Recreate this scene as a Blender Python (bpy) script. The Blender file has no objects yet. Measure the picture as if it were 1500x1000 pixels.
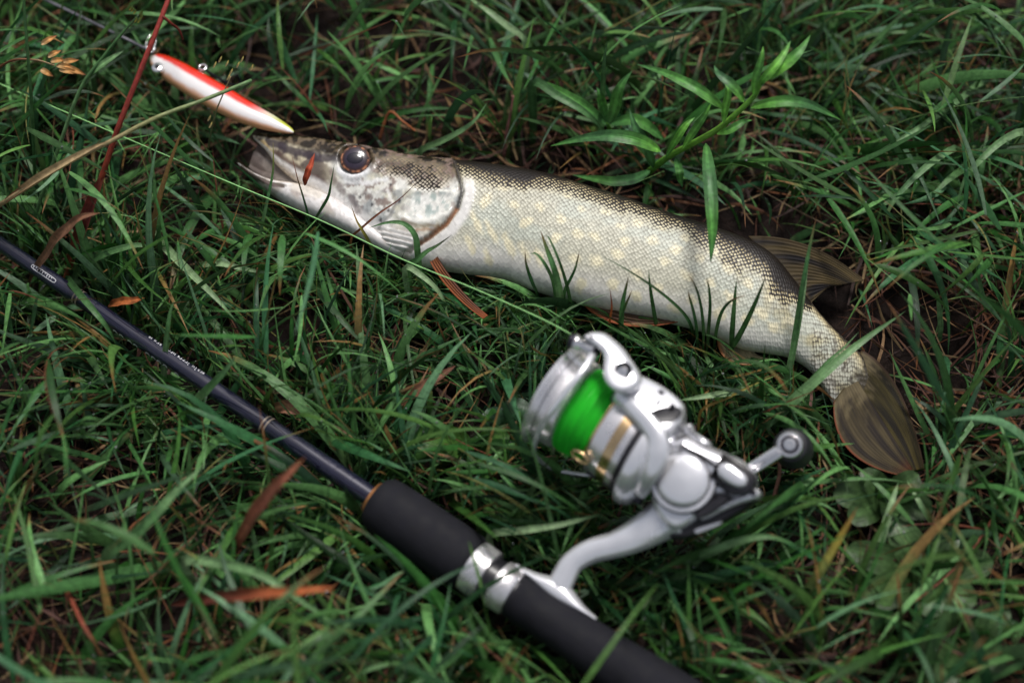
import bpy, math, random
import numpy as np
from mathutils import Vector, Matrix
random.seed(7)
rng = np.random.default_rng(11)
scene = bpy.context.scene
C = scene.collection
R = math.radians

# ------------------------------------------------------------------ camera
PITCH, DIST, LENS = R(60), 0.70, 50.0
FPX = 1500 * LENS / 36.0
FWD = np.array([0, math.cos(PITCH), -math.sin(PITCH)])
UPV = np.array([0, math.sin(PITCH), math.cos(PITCH)])
RGT = np.array([1.0, 0, 0])
CAM = np.array([0, 0, 0.02]) - DIST * FWD
cam = bpy.data.cameras.new('camera'); cam.lens = LENS; cam.sensor_width = 36
cam.clip_start = 0.02; cam.clip_end = 500
cam.dof.use_dof = True; cam.dof.focus_distance = 0.690; cam.dof.aperture_fstop = 3.0
cam.dof.aperture_blades = 9
cam_o = bpy.data.objects.new('camera', cam); C.objects.link(cam_o)
cam_o.location = CAM; cam_o.rotation_euler = (math.pi / 2 - PITCH, 0, 0)
scene.camera = cam_o

# ------------------------------------------------------------------ light: flat overcast daylight
world = bpy.data.worlds.new('World'); scene.world = world; world.use_nodes = True
wn, wl = world.node_tree.nodes, world.node_tree.links
sky = wn.new('ShaderNodeTexSky'); sky.sky_type = 'NISHITA'; sky.sun_disc = False
SUN_EL, SUN_AZ = R(64), R(20)      # azimuth measured from +Y towards +X
sky.sun_elevation = SUN_EL; sky.sun_rotation = SUN_AZ
sky.air_density = 1.0; sky.dust_density = 4.0; sky.ozone_density = 1.0
hsv = wn.new('ShaderNodeHueSaturation'); hsv.inputs['Saturation'].default_value = 0.4
wl.new(sky.outputs[0], hsv.inputs['Color'])
wl.new(hsv.outputs[0], wn['Background'].inputs['Color'])
wn['Background'].inputs['Strength'].default_value = 0.065
sun = bpy.data.lights.new('sun', 'SUN'); sun.energy = 1.5; sun.angle = R(14); sun.color = (1, .96, .92)
sun_o = bpy.data.objects.new('sun', sun); C.objects.link(sun_o)
sd = Vector((math.sin(SUN_AZ) * math.cos(SUN_EL), math.cos(SUN_AZ) * math.cos(SUN_EL), math.sin(SUN_EL)))
sun_o.rotation_euler = (-sd).to_track_quat('-Z', 'Y').to_euler()
scene.view_settings.view_transform = 'Standard'; scene.view_settings.look = 'None'
scene.view_settings.exposure = 0.78; scene.view_settings.gamma = 1.0
scene.cycles.use_denoising = True
scene.cycles.max_bounces = 6; scene.cycles.diffuse_bounces = 3; scene.cycles.glossy_bounces = 3
scene.cycles.transmission_bounces = 4; scene.cycles.transparent_max_bounces = 8
scene.cycles.caustics_reflective = False; scene.cycles.caustics_refractive = False

# ------------------------------------------------------------------ helpers
def V(*a): return np.array(a, float)
def norm(a): a = np.asarray(a, float); return a / np.linalg.norm(a)
def ray(px, py): return FWD + (px - 750) / FPX * RGT - (py - 500) / FPX * UPV
def at(px, py, z=0.0):
    d = ray(px, py); return CAM + d * ((z - CAM[2]) / d[2])
def on_plane(px, py, p0, n):
    d = ray(px, py); return CAM + d * (np.dot(p0 - CAM, n) / np.dot(d, n))
def project(P):
    q = P - CAM; d = q @ FWD
    return 750 + FPX * (q @ RGT) / d, 500 - FPX * (q @ UPV) / d
def lin(r, g, b):
    f = lambda c: (c / 255 / 12.92) if c <= 10 else ((c / 255 + .055) / 1.055) ** 2.4
    return np.array([f(r), f(g), f(b)])
_d = ray(720, 330); cam.dof.focus_distance = float(np.dot(at(720, 330, .036) - CAM, FWD)) - .009
def smooth(a, b, x):
    t = np.clip((x - a) / (b - a), 0, 1); return t * t * (3 - 2 * t)
_T = np.random.default_rng(5).random((256, 256))
def vnoise(x, y):
    xi = np.floor(x).astype(int); yi = np.floor(y).astype(int); fx = x - xi; fy = y - yi
    fx = fx * fx * (3 - 2 * fx); fy = fy * fy * (3 - 2 * fy)
    g = lambda i, j: _T[i % 256, j % 256]
    return (g(xi, yi) * (1 - fx) * (1 - fy) + g(xi + 1, yi) * fx * (1 - fy)
            + g(xi, yi + 1) * (1 - fx) * fy + g(xi + 1, yi + 1) * fx * fy)
def fbm(x, y, o=4):
    s = 0; a = .5
    for i in range(o):
        s = s + a * vnoise(x * 2 ** i + 17.3 * i, y * 2 ** i + 9.1 * i); a *= .5
    return s / (1 - .5 ** o)
def catmull(P, n):
    P = np.asarray(P, float); m = len(P)
    t = np.linspace(0, m - 1, n); i = np.clip(np.floor(t).astype(int), 0, m - 2); f = (t - i)
    f = f.reshape((-1,) + (1,) * (P.ndim - 1))
    Q = np.concatenate([[2 * P[0] - P[1]], P, [2 * P[-1] - P[-2]]])
    a, b, c, d = Q[i], Q[i + 1], Q[i + 2], Q[i + 3]
    return .5 * (2 * b + (c - a) * f + (2 * a - 5 * b + 4 * c - d) * f ** 2 + (3 * b - a - 3 * c + d) * f ** 3)
def catmull_closed(P, k=6):
    P = np.asarray(P, float); n = len(P); out = []
    for i in range(n):
        a, b, c, d = P[i - 1], P[i], P[(i + 1) % n], P[(i + 2) % n]
        for j in range(k):
            f = j / k
            out.append(.5 * (2 * b + (c - a) * f + (2 * a - 5 * b + 4 * c - d) * f ** 2 + (3 * b - a - 3 * c + d) * f ** 3))
    return np.array(out)

def mesh(name, verts, faces, mat=None, parent=None, smoothed=True, colors=None, attrs=None, uv=None):
    me = bpy.data.meshes.new(name)
    verts = np.asarray(verts, float)
    if isinstance(faces, np.ndarray):
        nf, k = faces.shape
        me.vertices.add(len(verts)); me.vertices.foreach_set('co', verts.astype(np.float32).ravel())
        me.loops.add(nf * k); me.loops.foreach_set('vertex_index', faces.astype(np.int32).ravel())
        me.polygons.add(nf); me.polygons.foreach_set('loop_start', np.arange(0, nf * k, k, dtype=np.int32))
        me.update(calc_edges=True)
    else:
        me.from_pydata([tuple(v) for v in verts], [], faces)
    if smoothed: me.polygons.foreach_set('use_smooth', np.ones(len(me.polygons), bool))
    if colors is not None:
        a = me.attributes.new('Col', 'FLOAT_COLOR', 'POINT')
        c4 = np.ones((len(verts), 4), np.float32); c4[:, :3] = colors; a.data.foreach_set('color', c4.ravel())
    for k_, v_ in (attrs or {}).items():
        a = me.attributes.new(k_, 'FLOAT', 'POINT'); a.data.foreach_set('value', np.asarray(v_, np.float32).ravel())
    if uv is not None:
        a = me.attributes.new('st', 'FLOAT2', 'POINT'); a.data.foreach_set('vector', np.asarray(uv, np.float32).ravel())
    me.validate(); me.update()
    o = bpy.data.objects.new(name, me); C.objects.link(o)
    if mat: me.materials.append(mat)
    if parent: o.parent = parent
    return o
def tag(o, label=None, cat=None, group=None, kind=None):
    for k, v in (('label', label), ('category', cat), ('group', group), ('kind', kind)):
        if v: o[k] = v
    return o
def thing(name, label, cat, M=None, group=None):
    o = bpy.data.objects.new(name, None); C.objects.link(o); o.empty_display_size = .02
    if M is not None: o.matrix_world = M
    return tag(o, label, cat, group)
def grid_faces(nr, nc, close_c=False):
    i = np.arange(nr - 1)[:, None]; j = np.arange(nc if close_c else nc - 1)[None, :]
    a = i * nc + j; b = i * nc + (j + 1) % nc
    return np.stack([a, b, b + nc, a + nc], -1).reshape(-1, 4)
def tube_geo(path, rad, seg=10, flat=1.0, upref=(0, 0, 1)):
    path = np.asarray(path, float); n = len(path); rad = np.broadcast_to(np.asarray(rad, float), (n,))
    T = np.gradient(path, axis=0); T /= np.linalg.norm(T, axis=1)[:, None]
    S = np.cross(T, np.asarray(upref, float)); S /= np.linalg.norm(S, axis=1)[:, None] + 1e-12
    U = np.cross(S, T)
    a = np.linspace(0, 2 * math.pi, seg, endpoint=False)
    v = path[:, None] + rad[:, None, None] * (np.cos(a)[None, :, None] * S[:, None] + flat * np.sin(a)[None, :, None] * U[:, None])
    v = v.reshape(-1, 3)
    f = [tuple(q) for q in grid_faces(n, seg, True)]
    f.append(tuple(range(seg))[::-1]); f.append(tuple(range((n - 1) * seg, n * seg)))
    return v, f
def tube(name, path, rad, mat, parent=None, seg=10, flat=1.0, upref=(0, 0, 1)):
    v, f = tube_geo(path, rad, seg, flat, upref); return mesh(name, v, f, mat, parent)
def lathe(name, prof, mat, parent=None, axis='x', seg=64, center=(0, 0, 0), closed=False):
    """prof: list of (along, radius)"""
    P = np.asarray(prof, float)
    if closed: P = np.vstack([P, P[:1]])
    a = np.linspace(0, 2 * math.pi, seg, endpoint=False)
    v = np.zeros((len(P), seg, 3)); ca, sa = np.cos(a), np.sin(a)
    if axis == 'x': v[..., 0] = P[:, :1]; v[..., 1] = P[:, 1:] * ca; v[..., 2] = P[:, 1:] * sa
    else: v[..., 2] = P[:, :1]; v[..., 0] = P[:, 1:] * ca; v[..., 1] = P[:, 1:] * sa
    v = v.reshape(-1, 3) + np.asarray(center, float)
    f = [tuple(q) for q in grid_faces(len(P), seg, True)]
    if not closed:
        f.append(tuple(range(seg))[::-1]); f.append(tuple(range((len(P) - 1) * seg, len(P) * seg)))
    o = mesh(name, v, f, mat, parent); sharp(o); return o
def sharp(o, deg=38):
    me = o.data; me.set_sharp_from_angle(angle=R(deg))
def pillow(name, outline, steps, mat, parent=None, k=6, hole=None, xf=None, closed_curve=True):
    """outline: 2-D points; steps: (inset, z) from bottom to top"""
    P = catmull_closed(outline, k) if closed_curve else np.asarray(outline, float)
    area = np.sum(P[:, 0] * np.roll(P[:, 1], -1) - np.roll(P[:, 0], -1) * P[:, 1])
    if area < 0: P = P[::-1]
    T = np.roll(P, -1, 0) - np.roll(P, 1, 0); T /= np.linalg.norm(T, axis=1)[:, None] + 1e-12
    N = np.stack([-T[:, 1], T[:, 0]], 1)
    n = len(P); v = []
    for ins, z in steps:
        q = P + N * ins; v.append(np.column_stack([q, np.full(n, z)]))
    v = np.concatenate(v)
    if xf is not None: v = xf(v)
    f = [tuple(q) for q in grid_faces(len(steps), n, True)]
    f.append(tuple(range(n))[::-1]); f.append(tuple(range((len(steps) - 1) * n, len(steps) * n)))
    o = mesh(name, v, f, mat, parent); sharp(o, 45); return o

# ------------------------------------------------------------------ materials
def mat(name, base=(.5, .5, .5), rough=.5, metal=0.0, spec=.5, coat=0.0, bump=None, var=None, attr=False, sheen=0):
    m = bpy.data.materials.new(name); m.use_nodes = True
    nt = m.node_tree; b = nt.nodes['Principled BSDF']
    b.inputs['Base Color'].default_value = (*base, 1); b.inputs['Roughness'].default_value = rough
    b.inputs['Metallic'].default_value = metal; b.inputs['Specular IOR Level'].default_value = spec
    b.inputs['Coat Weight'].default_value = coat; b.inputs['Coat Roughness'].default_value = .08
    tc = nt.nodes.new('ShaderNodeTexCoord')
    if attr:
        a = nt.nodes.new('ShaderNodeAttribute'); a.attribute_name = 'Col'
        nt.links.new(a.outputs['Color'], b.inputs['Base Color'])
    if var:   # (scale, amount) brightness mottling of the base colour
        n = nt.nodes.new('ShaderNodeTexNoise'); n.inputs['Scale'].default_value = var[0]; n.inputs['Detail'].default_value = 5
        nt.links.new(tc.outputs['Object'], n.inputs['Vector'])
        r = nt.nodes.new('ShaderNodeMapRange'); r.inputs[1].default_value = .3; r.inputs[2].default_value = .7
        r.inputs[3].default_value = 1 - var[1]; r.inputs[4].default_value = 1 + var[1]
        nt.links.new(n.outputs[0], r.inputs[0])
        mx = nt.nodes.new('ShaderNodeMix'); mx.data_type = 'RGBA'; mx.blend_type = 'MULTIPLY'; mx.inputs[0].default_value = 1
        if attr: nt.links.new(a.outputs['Color'], mx.inputs[6])
        else: mx.inputs[6].default_value = (*base, 1)
        nt.links.new(r.outputs[0], mx.inputs[7]); nt.links.new(mx.outputs[2], b.inputs['Base Color'])
        rr = nt.nodes.new('ShaderNodeMapRange'); rr.inputs[1].default_value = .3; rr.inputs[2].default_value = .7
        rr.inputs[3].default_value = max(.03, rough - .12); rr.inputs[4].default_value = min(1, rough + .12)
        nt.links.new(n.outputs[0], rr.inputs[0]); nt.links.new(rr.outputs[0], b.inputs['Roughness'])
    if bump:  # (scale, strength, distance)
        n2 = nt.nodes.new('ShaderNodeTexNoise'); n2.inputs['Scale'].default_value = bump[0]; n2.inputs['Detail'].default_value = 4
        nt.links.new(tc.outputs['Object'], n2.inputs['Vector'])
        bp = nt.nodes.new('ShaderNodeBump'); bp.inputs['Strength'].default_value = bump[1]; bp.inputs['Distance'].default_value = bump[2]
        nt.links.new(n2.outputs[0], bp.inputs['Height']); nt.links.new(bp.outputs[0], b.inputs['Normal'])
    return m

def leaf_material(name, trans=.25, rough=.42, vein=True):
    m = bpy.data.materials.new(name); m.use_nodes = True; nt = m.node_tree; N, L = nt.nodes, nt.links
    b = N['Principled BSDF']; b.inputs['Roughness'].default_value = rough; b.inputs['Specular IOR Level'].default_value = .34
    a = N.new('ShaderNodeAttribute'); a.attribute_name = 'Col'
    s = N.new('ShaderNodeAttribute'); s.attribute_name = 'st'
    # long fine veins running with the blade
    mp = N.new('ShaderNodeMapping'); mp.inputs['Scale'].default_value = (3.0, 14.0, 1)
    L.new(s.outputs['Vector'], mp.inputs['Vector'])
    n = N.new('ShaderNodeTexNoise'); n.inputs['Scale'].default_value = 1.0; n.inputs['Detail'].default_value = 4
    L.new(mp.outputs[0], n.inputs['Vector'])
    tc = N.new('ShaderNodeTexCoord')
    n2 = N.new('ShaderNodeTexNoise'); n2.inputs['Scale'].default_value = 420; n2.inputs['Detail'].default_value = 3
    L.new(tc.outputs['Object'], n2.inputs['Vector'])
    ad = N.new('ShaderNodeMath'); ad.operation = 'ADD'; L.new(n.outputs[0], ad.inputs[0]); L.new(n2.outputs[0], ad.inputs[1])
    r = N.new('ShaderNodeMapRange'); r.inputs[1].default_value = .7; r.inputs[2].default_value = 1.3
    r.inputs[3].default_value = .62; r.inputs[4].default_value = 1.45; L.new(ad.outputs[0], r.inputs[0])
    mx = N.new('ShaderNodeMix'); mx.data_type = 'RGBA'; mx.blend_type = 'MULTIPLY'; mx.inputs[0].default_value = 1
    L.new(a.outputs['Color'], mx.inputs[6]); L.new(r.outputs[0], mx.inputs[7])
    L.new(mx.outputs[2], b.inputs['Base Color'])
    bp = N.new('ShaderNodeBump'); bp.inputs['Strength'].default_value = .35; bp.inputs['Distance'].default_value = .0006
    L.new(ad.outputs[0], bp.inputs['Height']); L.new(bp.outputs[0], b.inputs['Normal'])
    t = N.new('ShaderNodeBsdfTranslucent'); L.new(mx.outputs[2], t.inputs['Color'])
    ms = N.new('ShaderNodeMixShader'); ms.inputs[0].default_value = trans
    L.new(b.outputs[0], ms.inputs[1]); L.new(t.outputs[0], ms.inputs[2])
    L.new(ms.outputs[0], N['Material Output'].inputs['Surface'])
    return m

M_leaf = leaf_material('grass leaf', .25, .36)
M_dry = leaf_material('dry straw', .15, .6)
M_broad = leaf_material('broad leaf', .2, .36)
M_silver = mat('silver paint', (.88, .88, .92), .2, .6, coat=.25, var=(60, .05), bump=(900, .03, .0002))
M_chrome = mat('polished metal', (.90, .88, .88), .13, 1.0, var=(80, .05))
M_satin = mat('satin metal', (.84, .82, .84), .27, .8, var=(90, .05))
M_gold = mat('gold anodised', (.78, .55, .30), .25, 1.0, var=(90, .12))
M_dark = mat('dark metal', (.035, .033, .045), .32, .6, var=(80, .2))
M_blackp = mat('black plastic', (.014, .013, .017), .35, 0, var=(70, .3))
M_foam = mat('black foam', (.0085, .0085, .0125), .75, 0, spec=.25, var=(160, .25), bump=(1800, .5, .0006))
M_rubber = mat('dark rubber', (.012, .012, .018), .55, 0, var=(200, .2), bump=(1200, .2, .0004))
M_white = mat('white print', (.75, .75, .78), .5, 0, var=(300, .15))
M_band = mat('pale thread band', (.30, .24, .19), .45, .2, var=(300, .2))
M_copper = mat('copper ring', (.60, .26, .10), .35, .8, var=(200, .15))

# ------------------------------------------------------------------ ground
def build_ground():
    inner = np.linspace(-.75, .75, 260)
    outer = np.array([1, 1.5, 2.5, 4, 7, 12, 25, 60])
    ax = np.concatenate([-outer[::-1], inner, outer])
    X, Y = np.meshgrid(ax, ax, indexing='ij')
    r = np.maximum(abs(X), abs(Y)); k = smooth(8, .6, r)
    Z = (fbm(X * 22, Y * 22, 5) - .5) * .016 * np.clip(k, .3, 1) + (fbm(X * 110 + 5, Y * 110, 3) - .5) * .006 * smooth(.9, .7, r)
    Z += (fbm(X * 2, Y * 2, 2) - .5) * .02 * smooth(.5, 2, r)
    Z -= .004
    m = bpy.data.materials.new('damp soil'); m.use_nodes = True; N, L = m.node_tree.nodes, m.node_tree.links
    b = N['Principled BSDF']; b.inputs['Roughness'].default_value = .85; b.inputs['Specular IOR Level'].default_value = .12
    tc = N.new('ShaderNodeTexCoord')
    n = N.new('ShaderNodeTexNoise'); n.inputs['Scale'].default_value = 60; n.inputs['Detail'].default_value = 8
    n2 = N.new('ShaderNodeTexNoise'); n2.inputs['Scale'].default_value = 500; n2.inputs['Detail'].default_value = 5
    for q in (n, n2): L.new(tc.outputs['Object'], q.inputs['Vector'])
    cr = N.new('ShaderNodeValToRGB'); e = cr.color_ramp.elements
    e[0].position = .32; e[0].color = (.005, .0035, .0032, 1); e[1].position = .72; e[1].color = (.036, .024, .020, 1)
    q = cr.color_ramp.elements.new(.52); q.color = (.014, .0092, .008, 1)
    L.new(n.outputs[0], cr.inputs[0]); 
    # further off the soil is hidden by turf: mean colour of the sward, by real distance from this spot
    ln = N.new('ShaderNodeVectorMath'); ln.operation = 'LENGTH'; L.new(tc.outputs['Object'], ln.inputs[0])
    mr = N.new('ShaderNodeMapRange'); mr.inputs[1].default_value = 1.5; mr.inputs[2].default_value = 6; L.new(ln.outputs['Value'], mr.inputs[0])
    mx = N.new('ShaderNodeMix'); mx.data_type = 'RGBA'; L.new(mr.outputs[0], mx.inputs[0]); L.new(cr.outputs[0], mx.inputs[6])
    mx.inputs[7].default_value = (.03, .055, .02, 1); L.new(mx.outputs[2], b.inputs['Base Color'])
    bp = N.new('ShaderNodeBump'); bp.inputs['Strength'].default_value = .8; bp.inputs['Distance'].default_value = .002
    L.new(n2.outputs[0], bp.inputs['Height']); L.new(bp.outputs[0], b.inputs['Normal'])
    o = mesh('ground', np.stack([X, Y, Z], -1).reshape(-1, 3), grid_faces(len(ax), len(ax))[:, ::-1].copy(), m)
    tag(o, 'dark damp soil under the grass', None, kind='structure')
build_ground()

# ------------------------------------------------------------------ pike
FISH_TILT = R(13)
FN = norm([0, -math.sin(FISH_TILT), math.cos(FISH_TILT)])
def st(*rows): return np.array(rows, float)   # ux uy lx ly b(mm) z(mm)
BODY = st((370,198,373,204,1.2,24),(385,196,390,221,3.4,24),(405,197,405,241,5.0,24),(430,199,428,262,6.4,24),(460,203,455,280,7.6,24),
 (490,208,488,302,8.8,24),(525,214,523,336,10.5,24),(560,220,560,366,12,24),(600,228,598,382,13.3,24),(640,235,636,393,14.6,24),
 (680,238,680,399,15.6,25),(740,246,735,406,16.6,25),(800,257,783,424,17.3,26),(860,275,840,441,17.6,26),(920,294,895,455,17.6,26),
 (980,315,950,466,17.2,26),(1040,334,1000,476,16.4,25),(1090,351,1045,490,15,24),(1130,374,1085,509,13.4,23),(1163,412,1122,516,11.5,21),
 (1190,448,1157,523,9.6,19),(1216,478,1186,541,8,17),(1243,502,1206,568,6.0,14.5),(1260,518,1221,594,3.4,13),(1268,534,1231,612,1.7,12.5),(1272,552,1242,630,.5,12))
LJAW = st((348,238,352,244,1.2,22),(360,247,362,256,3.6,22),(378,258,380,271,5.4,22),(400,266,402,287,6.6,22),(440,272,440,310,8,22),
 (480,287,481,327,8.2,21.6),(520,312,520,346,7.6,21),(560,340,560,367,6,20.5),(600,360,598,380,4,20),(640,372,636,387,2,20))
MOUTH = st((378,210,364,246,.3,18),(390,218,382,260,1.0,18),(407,233,400,268,1.6,19),(427,251,422,274,2.2,20),(452,268,447,282,2.2,21))
GILL = np.array([(667,247),(674,272),(679,298),(672,324),(656,345),(632,361),(600,376),(575,383)], float)
def poly_dist(x, y, P):
    """distance to an open polyline and the sign (positive to the right of travel)"""
    best = np.full(x.shape, 1e9); sg = np.zeros(x.shape); tt = np.zeros(x.shape)
    for i in range(len(P) - 1):
        a, b = P[i], P[i + 1]; d = b - a; l2 = d @ d
        t = np.clip(((x - a[0]) * d[0] + (y - a[1]) * d[1]) / l2, 0, 1)
        dx = x - a[0] - t * d[0]; dy = y - a[1] - t * d[1]; dd = np.hypot(dx, dy)
        c = d[0] * dy - d[1] * dx; m = dd < best
        best = np.where(m, dd, best); sg = np.where(m, np.sign(c), sg); tt = np.where(m, (i + t) / (len(P) - 1), tt)
    return best, sg, tt
def loft(rows, n, seg):
    S = catmull(rows, n); S[:, 4] = np.maximum(S[:, 4], .4)
    a = np.linspace(0, 2 * math.pi, seg, endpoint=False)
    ca, sa = np.cos(a), np.sin(a); se = np.sign(sa) * np.abs(sa) ** .82
    verts = np.zeros((n, seg, 3)); fx = np.zeros((n, seg)); fy = np.zeros((n, seg)); cen = []
    for i, (ux, uy, lx, ly, b, z) in enumerate(S):
        c = at((ux + lx) / 2, (uy + ly) / 2, z / 1000)
        u = on_plane(ux, uy, c, FN); l = on_plane(lx, ly, c, FN); m = (u + l) / 2; h = (u - l) / 2
        verts[i] = m + ca[:, None] * h + se[:, None] * FN * b / 1000
        fx[i] = (ux + lx) / 2 + ca * (ux - lx) / 2; fy[i] = (uy + ly) / 2 + ca * (uy - ly) / 2
        cen.append((m, np.linalg.norm(h), b / 1000))
    return verts, fx, fy, np.broadcast_to(ca, (n, seg)), np.broadcast_to(sa, (n, seg)), cen
FISH_CEN = []
SPOTS = [(735,293,9,6),(752,318,8,6),(712,312,7,12),(700,345,5,18),(722,358,5,20),(745,374,6,18),(768,384,6,15),(770,345,10,7),(790,322,8,6),(760,290,7,5),(790,392,8,13),(690,372,5,14),(715,388,6,12),
 (820,340,9,7),(812,368,10,7),(845,362,9,7),(868,365,9,7),(830,305,7,5),(850,325,7,5),(885,330,8,6),(900,390,10,7),(912,372,9,7),(952,371,10,7),(870,400,10,8),(840,395,9,8),(818,412,9,10),
 (930,345,8,6),(968,400,10,7),(985,382,10,8),(1000,420,10,7),(930,418,10,7),(1020,395,9,7),(1035,430,9,7),(1060,410,9,7),(1065,450,12,8),(1090,430,9,7),(905,350,7,5),(965,352,7,5),(1000,365,8,6),(1040,385,8,6),
 (1050,470,11,7),(960,436,10,6),(1110,470,11,8),(1130,490,11,7),(1090,480,10,7),(1150,480,10,7),(1010,452,10,6),(895,430,10,7),(850,428,9,9),(930,446,11,6),(985,462,11,5),(1120,450,8,6)]
def build_pike():
    root = thing('pike_fish', 'whole spotted pike with open jaws lying on its side in the grass', 'fish',
                 Matrix.Translation(Vector(at(800, 350, 0.0))))
    Minv = np.array(at(800, 350, 0.0))
    # --- body shader: scale rows from a lattice in girth coordinates
    m = bpy.data.materials.new('pike skin'); m.use_nodes = True; N, L = m.node_tree.nodes, m.node_tree.links
    b = N['Principled BSDF']; b.inputs['Roughness'].default_value = .46; b.inputs['Specular IOR Level'].default_value = .32; b.inputs['Coat Weight'].default_value = .07
    b.inputs['Coat Roughness'].default_value = .25; b.inputs['Subsurface Weight'].default_value = 0
    col = N.new('ShaderNodeAttribute'); col.attribute_name = 'Col'
    bor = N.new('ShaderNodeAttribute'); bor.attribute_name = 'Bord'
    uvn = N.new('ShaderNodeAttribute'); uvn.attribute_name = 'st'
    nz = N.new('ShaderNodeTexNoise'); nz.inputs['Scale'].default_value = .12; nz.inputs['Detail'].default_value = 2
    L.new(uvn.outputs['Vector'], nz.inputs['Vector'])
    ws = N.new('ShaderNodeVectorMath'); ws.operation = 'SCALE'; ws.inputs['Scale'].default_value = 2.2; L.new(nz.outputs['Color'], ws.inputs[0])
    wa = N.new('ShaderNodeVectorMath'); wa.operation = 'ADD'; L.new(uvn.outputs['Vector'], wa.inputs[0]); L.new(ws.outputs[0], wa.inputs[1])
    mp = N.new('ShaderNodeMapping'); mp.inputs['Rotation'].default_value = (0, 0, R(45)); mp.inputs['Scale'].default_value = (1 / 1.75, 1 / 1.75, 1)
    L.new(wa.outputs[0], mp.inputs['Vector'])
    vo = N.new('ShaderNodeTexVoronoi'); vo.voronoi_dimensions = '2D'; vo.inputs['Scale'].default_value = 1; vo.inputs['Randomness'].default_value = .32
    L.new(mp.outputs[0], vo.inputs['Vector'])
    th = N.new('ShaderNodeMapRange'); th.inputs[3].default_value = .46; th.inputs[4].default_value = .17; L.new(bor.outputs['Fac'], th.inputs[0])
    th2 = N.new('ShaderNodeMath'); th2.operation = 'ADD'; th2.inputs[1].default_value = .22; L.new(th.outputs[0], th2.inputs[0])
    sm = N.new('ShaderNodeMapRange'); sm.interpolation_type = 'SMOOTHSTEP'
    L.new(vo.outputs['Distance'], sm.inputs[0]); L.new(th.outputs[0], sm.inputs[1]); L.new(th2.outputs[0], sm.inputs[2])
    am = N.new('ShaderNodeMapRange'); am.inputs[3].default_value = 0; am.inputs[4].default_value = 1; am.inputs[2].default_value = .55; L.new(bor.outputs['Fac'], am.inputs[0])
    mu = N.new('ShaderNodeMath'); mu.operation = 'MULTIPLY'; L.new(sm.outputs[0], mu.inputs[0]); L.new(am.outputs[0], mu.inputs[1])
    mx = N.new('ShaderNodeMix'); mx.data_type = 'RGBA'; L.new(mu.outputs[0], mx.inputs[0]); L.new(col.outputs['Color'], mx.inputs[6])
    cr = N.new('ShaderNodeMix'); cr.data_type = 'RGBA'; cr.inputs[6].default_value = (*lin(112, 106, 92), 1); cr.inputs[7].default_value = (*lin(26, 19, 15), 1)
    ck = N.new('ShaderNodeMapRange'); ck.inputs[1].default_value = .28; ck.inputs[2].default_value = .7; L.new(bor.outputs['Fac'], ck.inputs[0])
    L.new(ck.outputs[0], cr.inputs[0]); L.new(cr.outputs[2], mx.inputs[7])
    # per-scale tone
    mz = N.new('ShaderNodeMix'); mz.data_type = 'RGBA'; mz.blend_type = 'MULTIPLY'; mz.inputs[0].default_value = 1
    rz = N.new('ShaderNodeMapRange'); rz.inputs[3].default_value = .84; rz.inputs[4].default_value = 1.10
    sp = N.new('ShaderNodeSeparateColor'); L.new(vo.outputs['Color'], sp.inputs[0]); L.new(sp.outputs[0], rz.inputs[0])
    L.new(mx.outputs[2], mz.inputs[6]); L.new(rz.outputs[0], mz.inputs[7]); L.new(mz.outputs[2], b.inputs['Base Color'])
    iv = N.new('ShaderNodeMath'); iv.operation = 'SUBTRACT'; iv.inputs[0].default_value = 1; L.new(vo.outputs['Distance'], iv.inputs[1])
    hm = N.new('ShaderNodeMath'); hm.operation = 'MULTIPLY'; L.new(iv.outputs[0], hm.inputs[0])
    bm_ = N.new('ShaderNodeAttribute'); bm_.attribute_name = 'Rel'; L.new(bm_.outputs['Fac'], hm.inputs[1])
    wt = N.new('ShaderNodeAttribute'); wt.attribute_name = 'Wet'; wr = N.new('ShaderNodeMapRange'); wr.inputs[3].default_value = .40; wr.inputs[4].default_value = .22
    L.new(wt.outputs['Fac'], wr.inputs[0]); L.new(wr.outputs[0], b.inputs['Roughness'])
    bp = N.new('ShaderNodeBump'); bp.inputs['Strength'].default_value = .5; bp.inputs['Distance'].default_value = .0006
    L.new(hm.outputs[0], bp.inputs['Height']); L.new(bp.outputs[0], b.inputs['Normal'])

    VV, FF, CO, BO, RE, UV = [], [], [], [], [], []; off = 0
    for rows, n, seg, kind in ((BODY, 520, 144, 'b'), (LJAW, 130, 72, 'j'), (MOUTH, 40, 40, 'm')):
        v, fx, fy, ca, sa, cen = loft(rows, n, seg)
        if kind == 'b': FISH_CEN.extend(cen)
        elif kind == 'j': FISH_CEN.extend(cen)
        side = np.sign(sa) * smooth(0, .25, np.abs(sa))
        h = np.zeros(fx.shape)
        nz1 = fbm(fx / 22, fy / 22, 4); nz2 = fbm(fx / 7 + 40, fy / 7, 3); nz3 = fbm(fx / 60 + 9, fy / 30, 3)
        c = np.zeros(fx.shape + (3,)); bo = np.zeros(fx.shape); re = np.zeros(fx.shape)
        mixc = lambda c, col, k: c * (1 - k[..., None]) + np.asarray(col) * k[..., None]
        if kind == 'b':
            gd, gs, gt = poly_dist(fx, fy, GILL)          # sign + : behind the cover? resolved below
            behind = np.where(gs < 0, gd, -gd)            # >0 behind gill edge
            behind = np.where(fx > 690, np.abs(behind), np.where(fx < 560, -np.abs(behind), behind))
            head = smooth(6, -6, behind)
            tail = smooth(1000, 1180, fx)
            flank = lin(196, 194, 176) * np.ones(fx.shape + (1,))
            c = mixc(flank, lin(190, 196, 184), smooth(.5, .75, nz3) * .7)
            c = mixc(c, lin(232, 228, 222), smooth(-.45, -.95, ca) * (1 - tail * .4))
            c = mixc(c, lin(185, 172, 128), tail * smooth(.45, .75, nz1) * .7)
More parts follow.
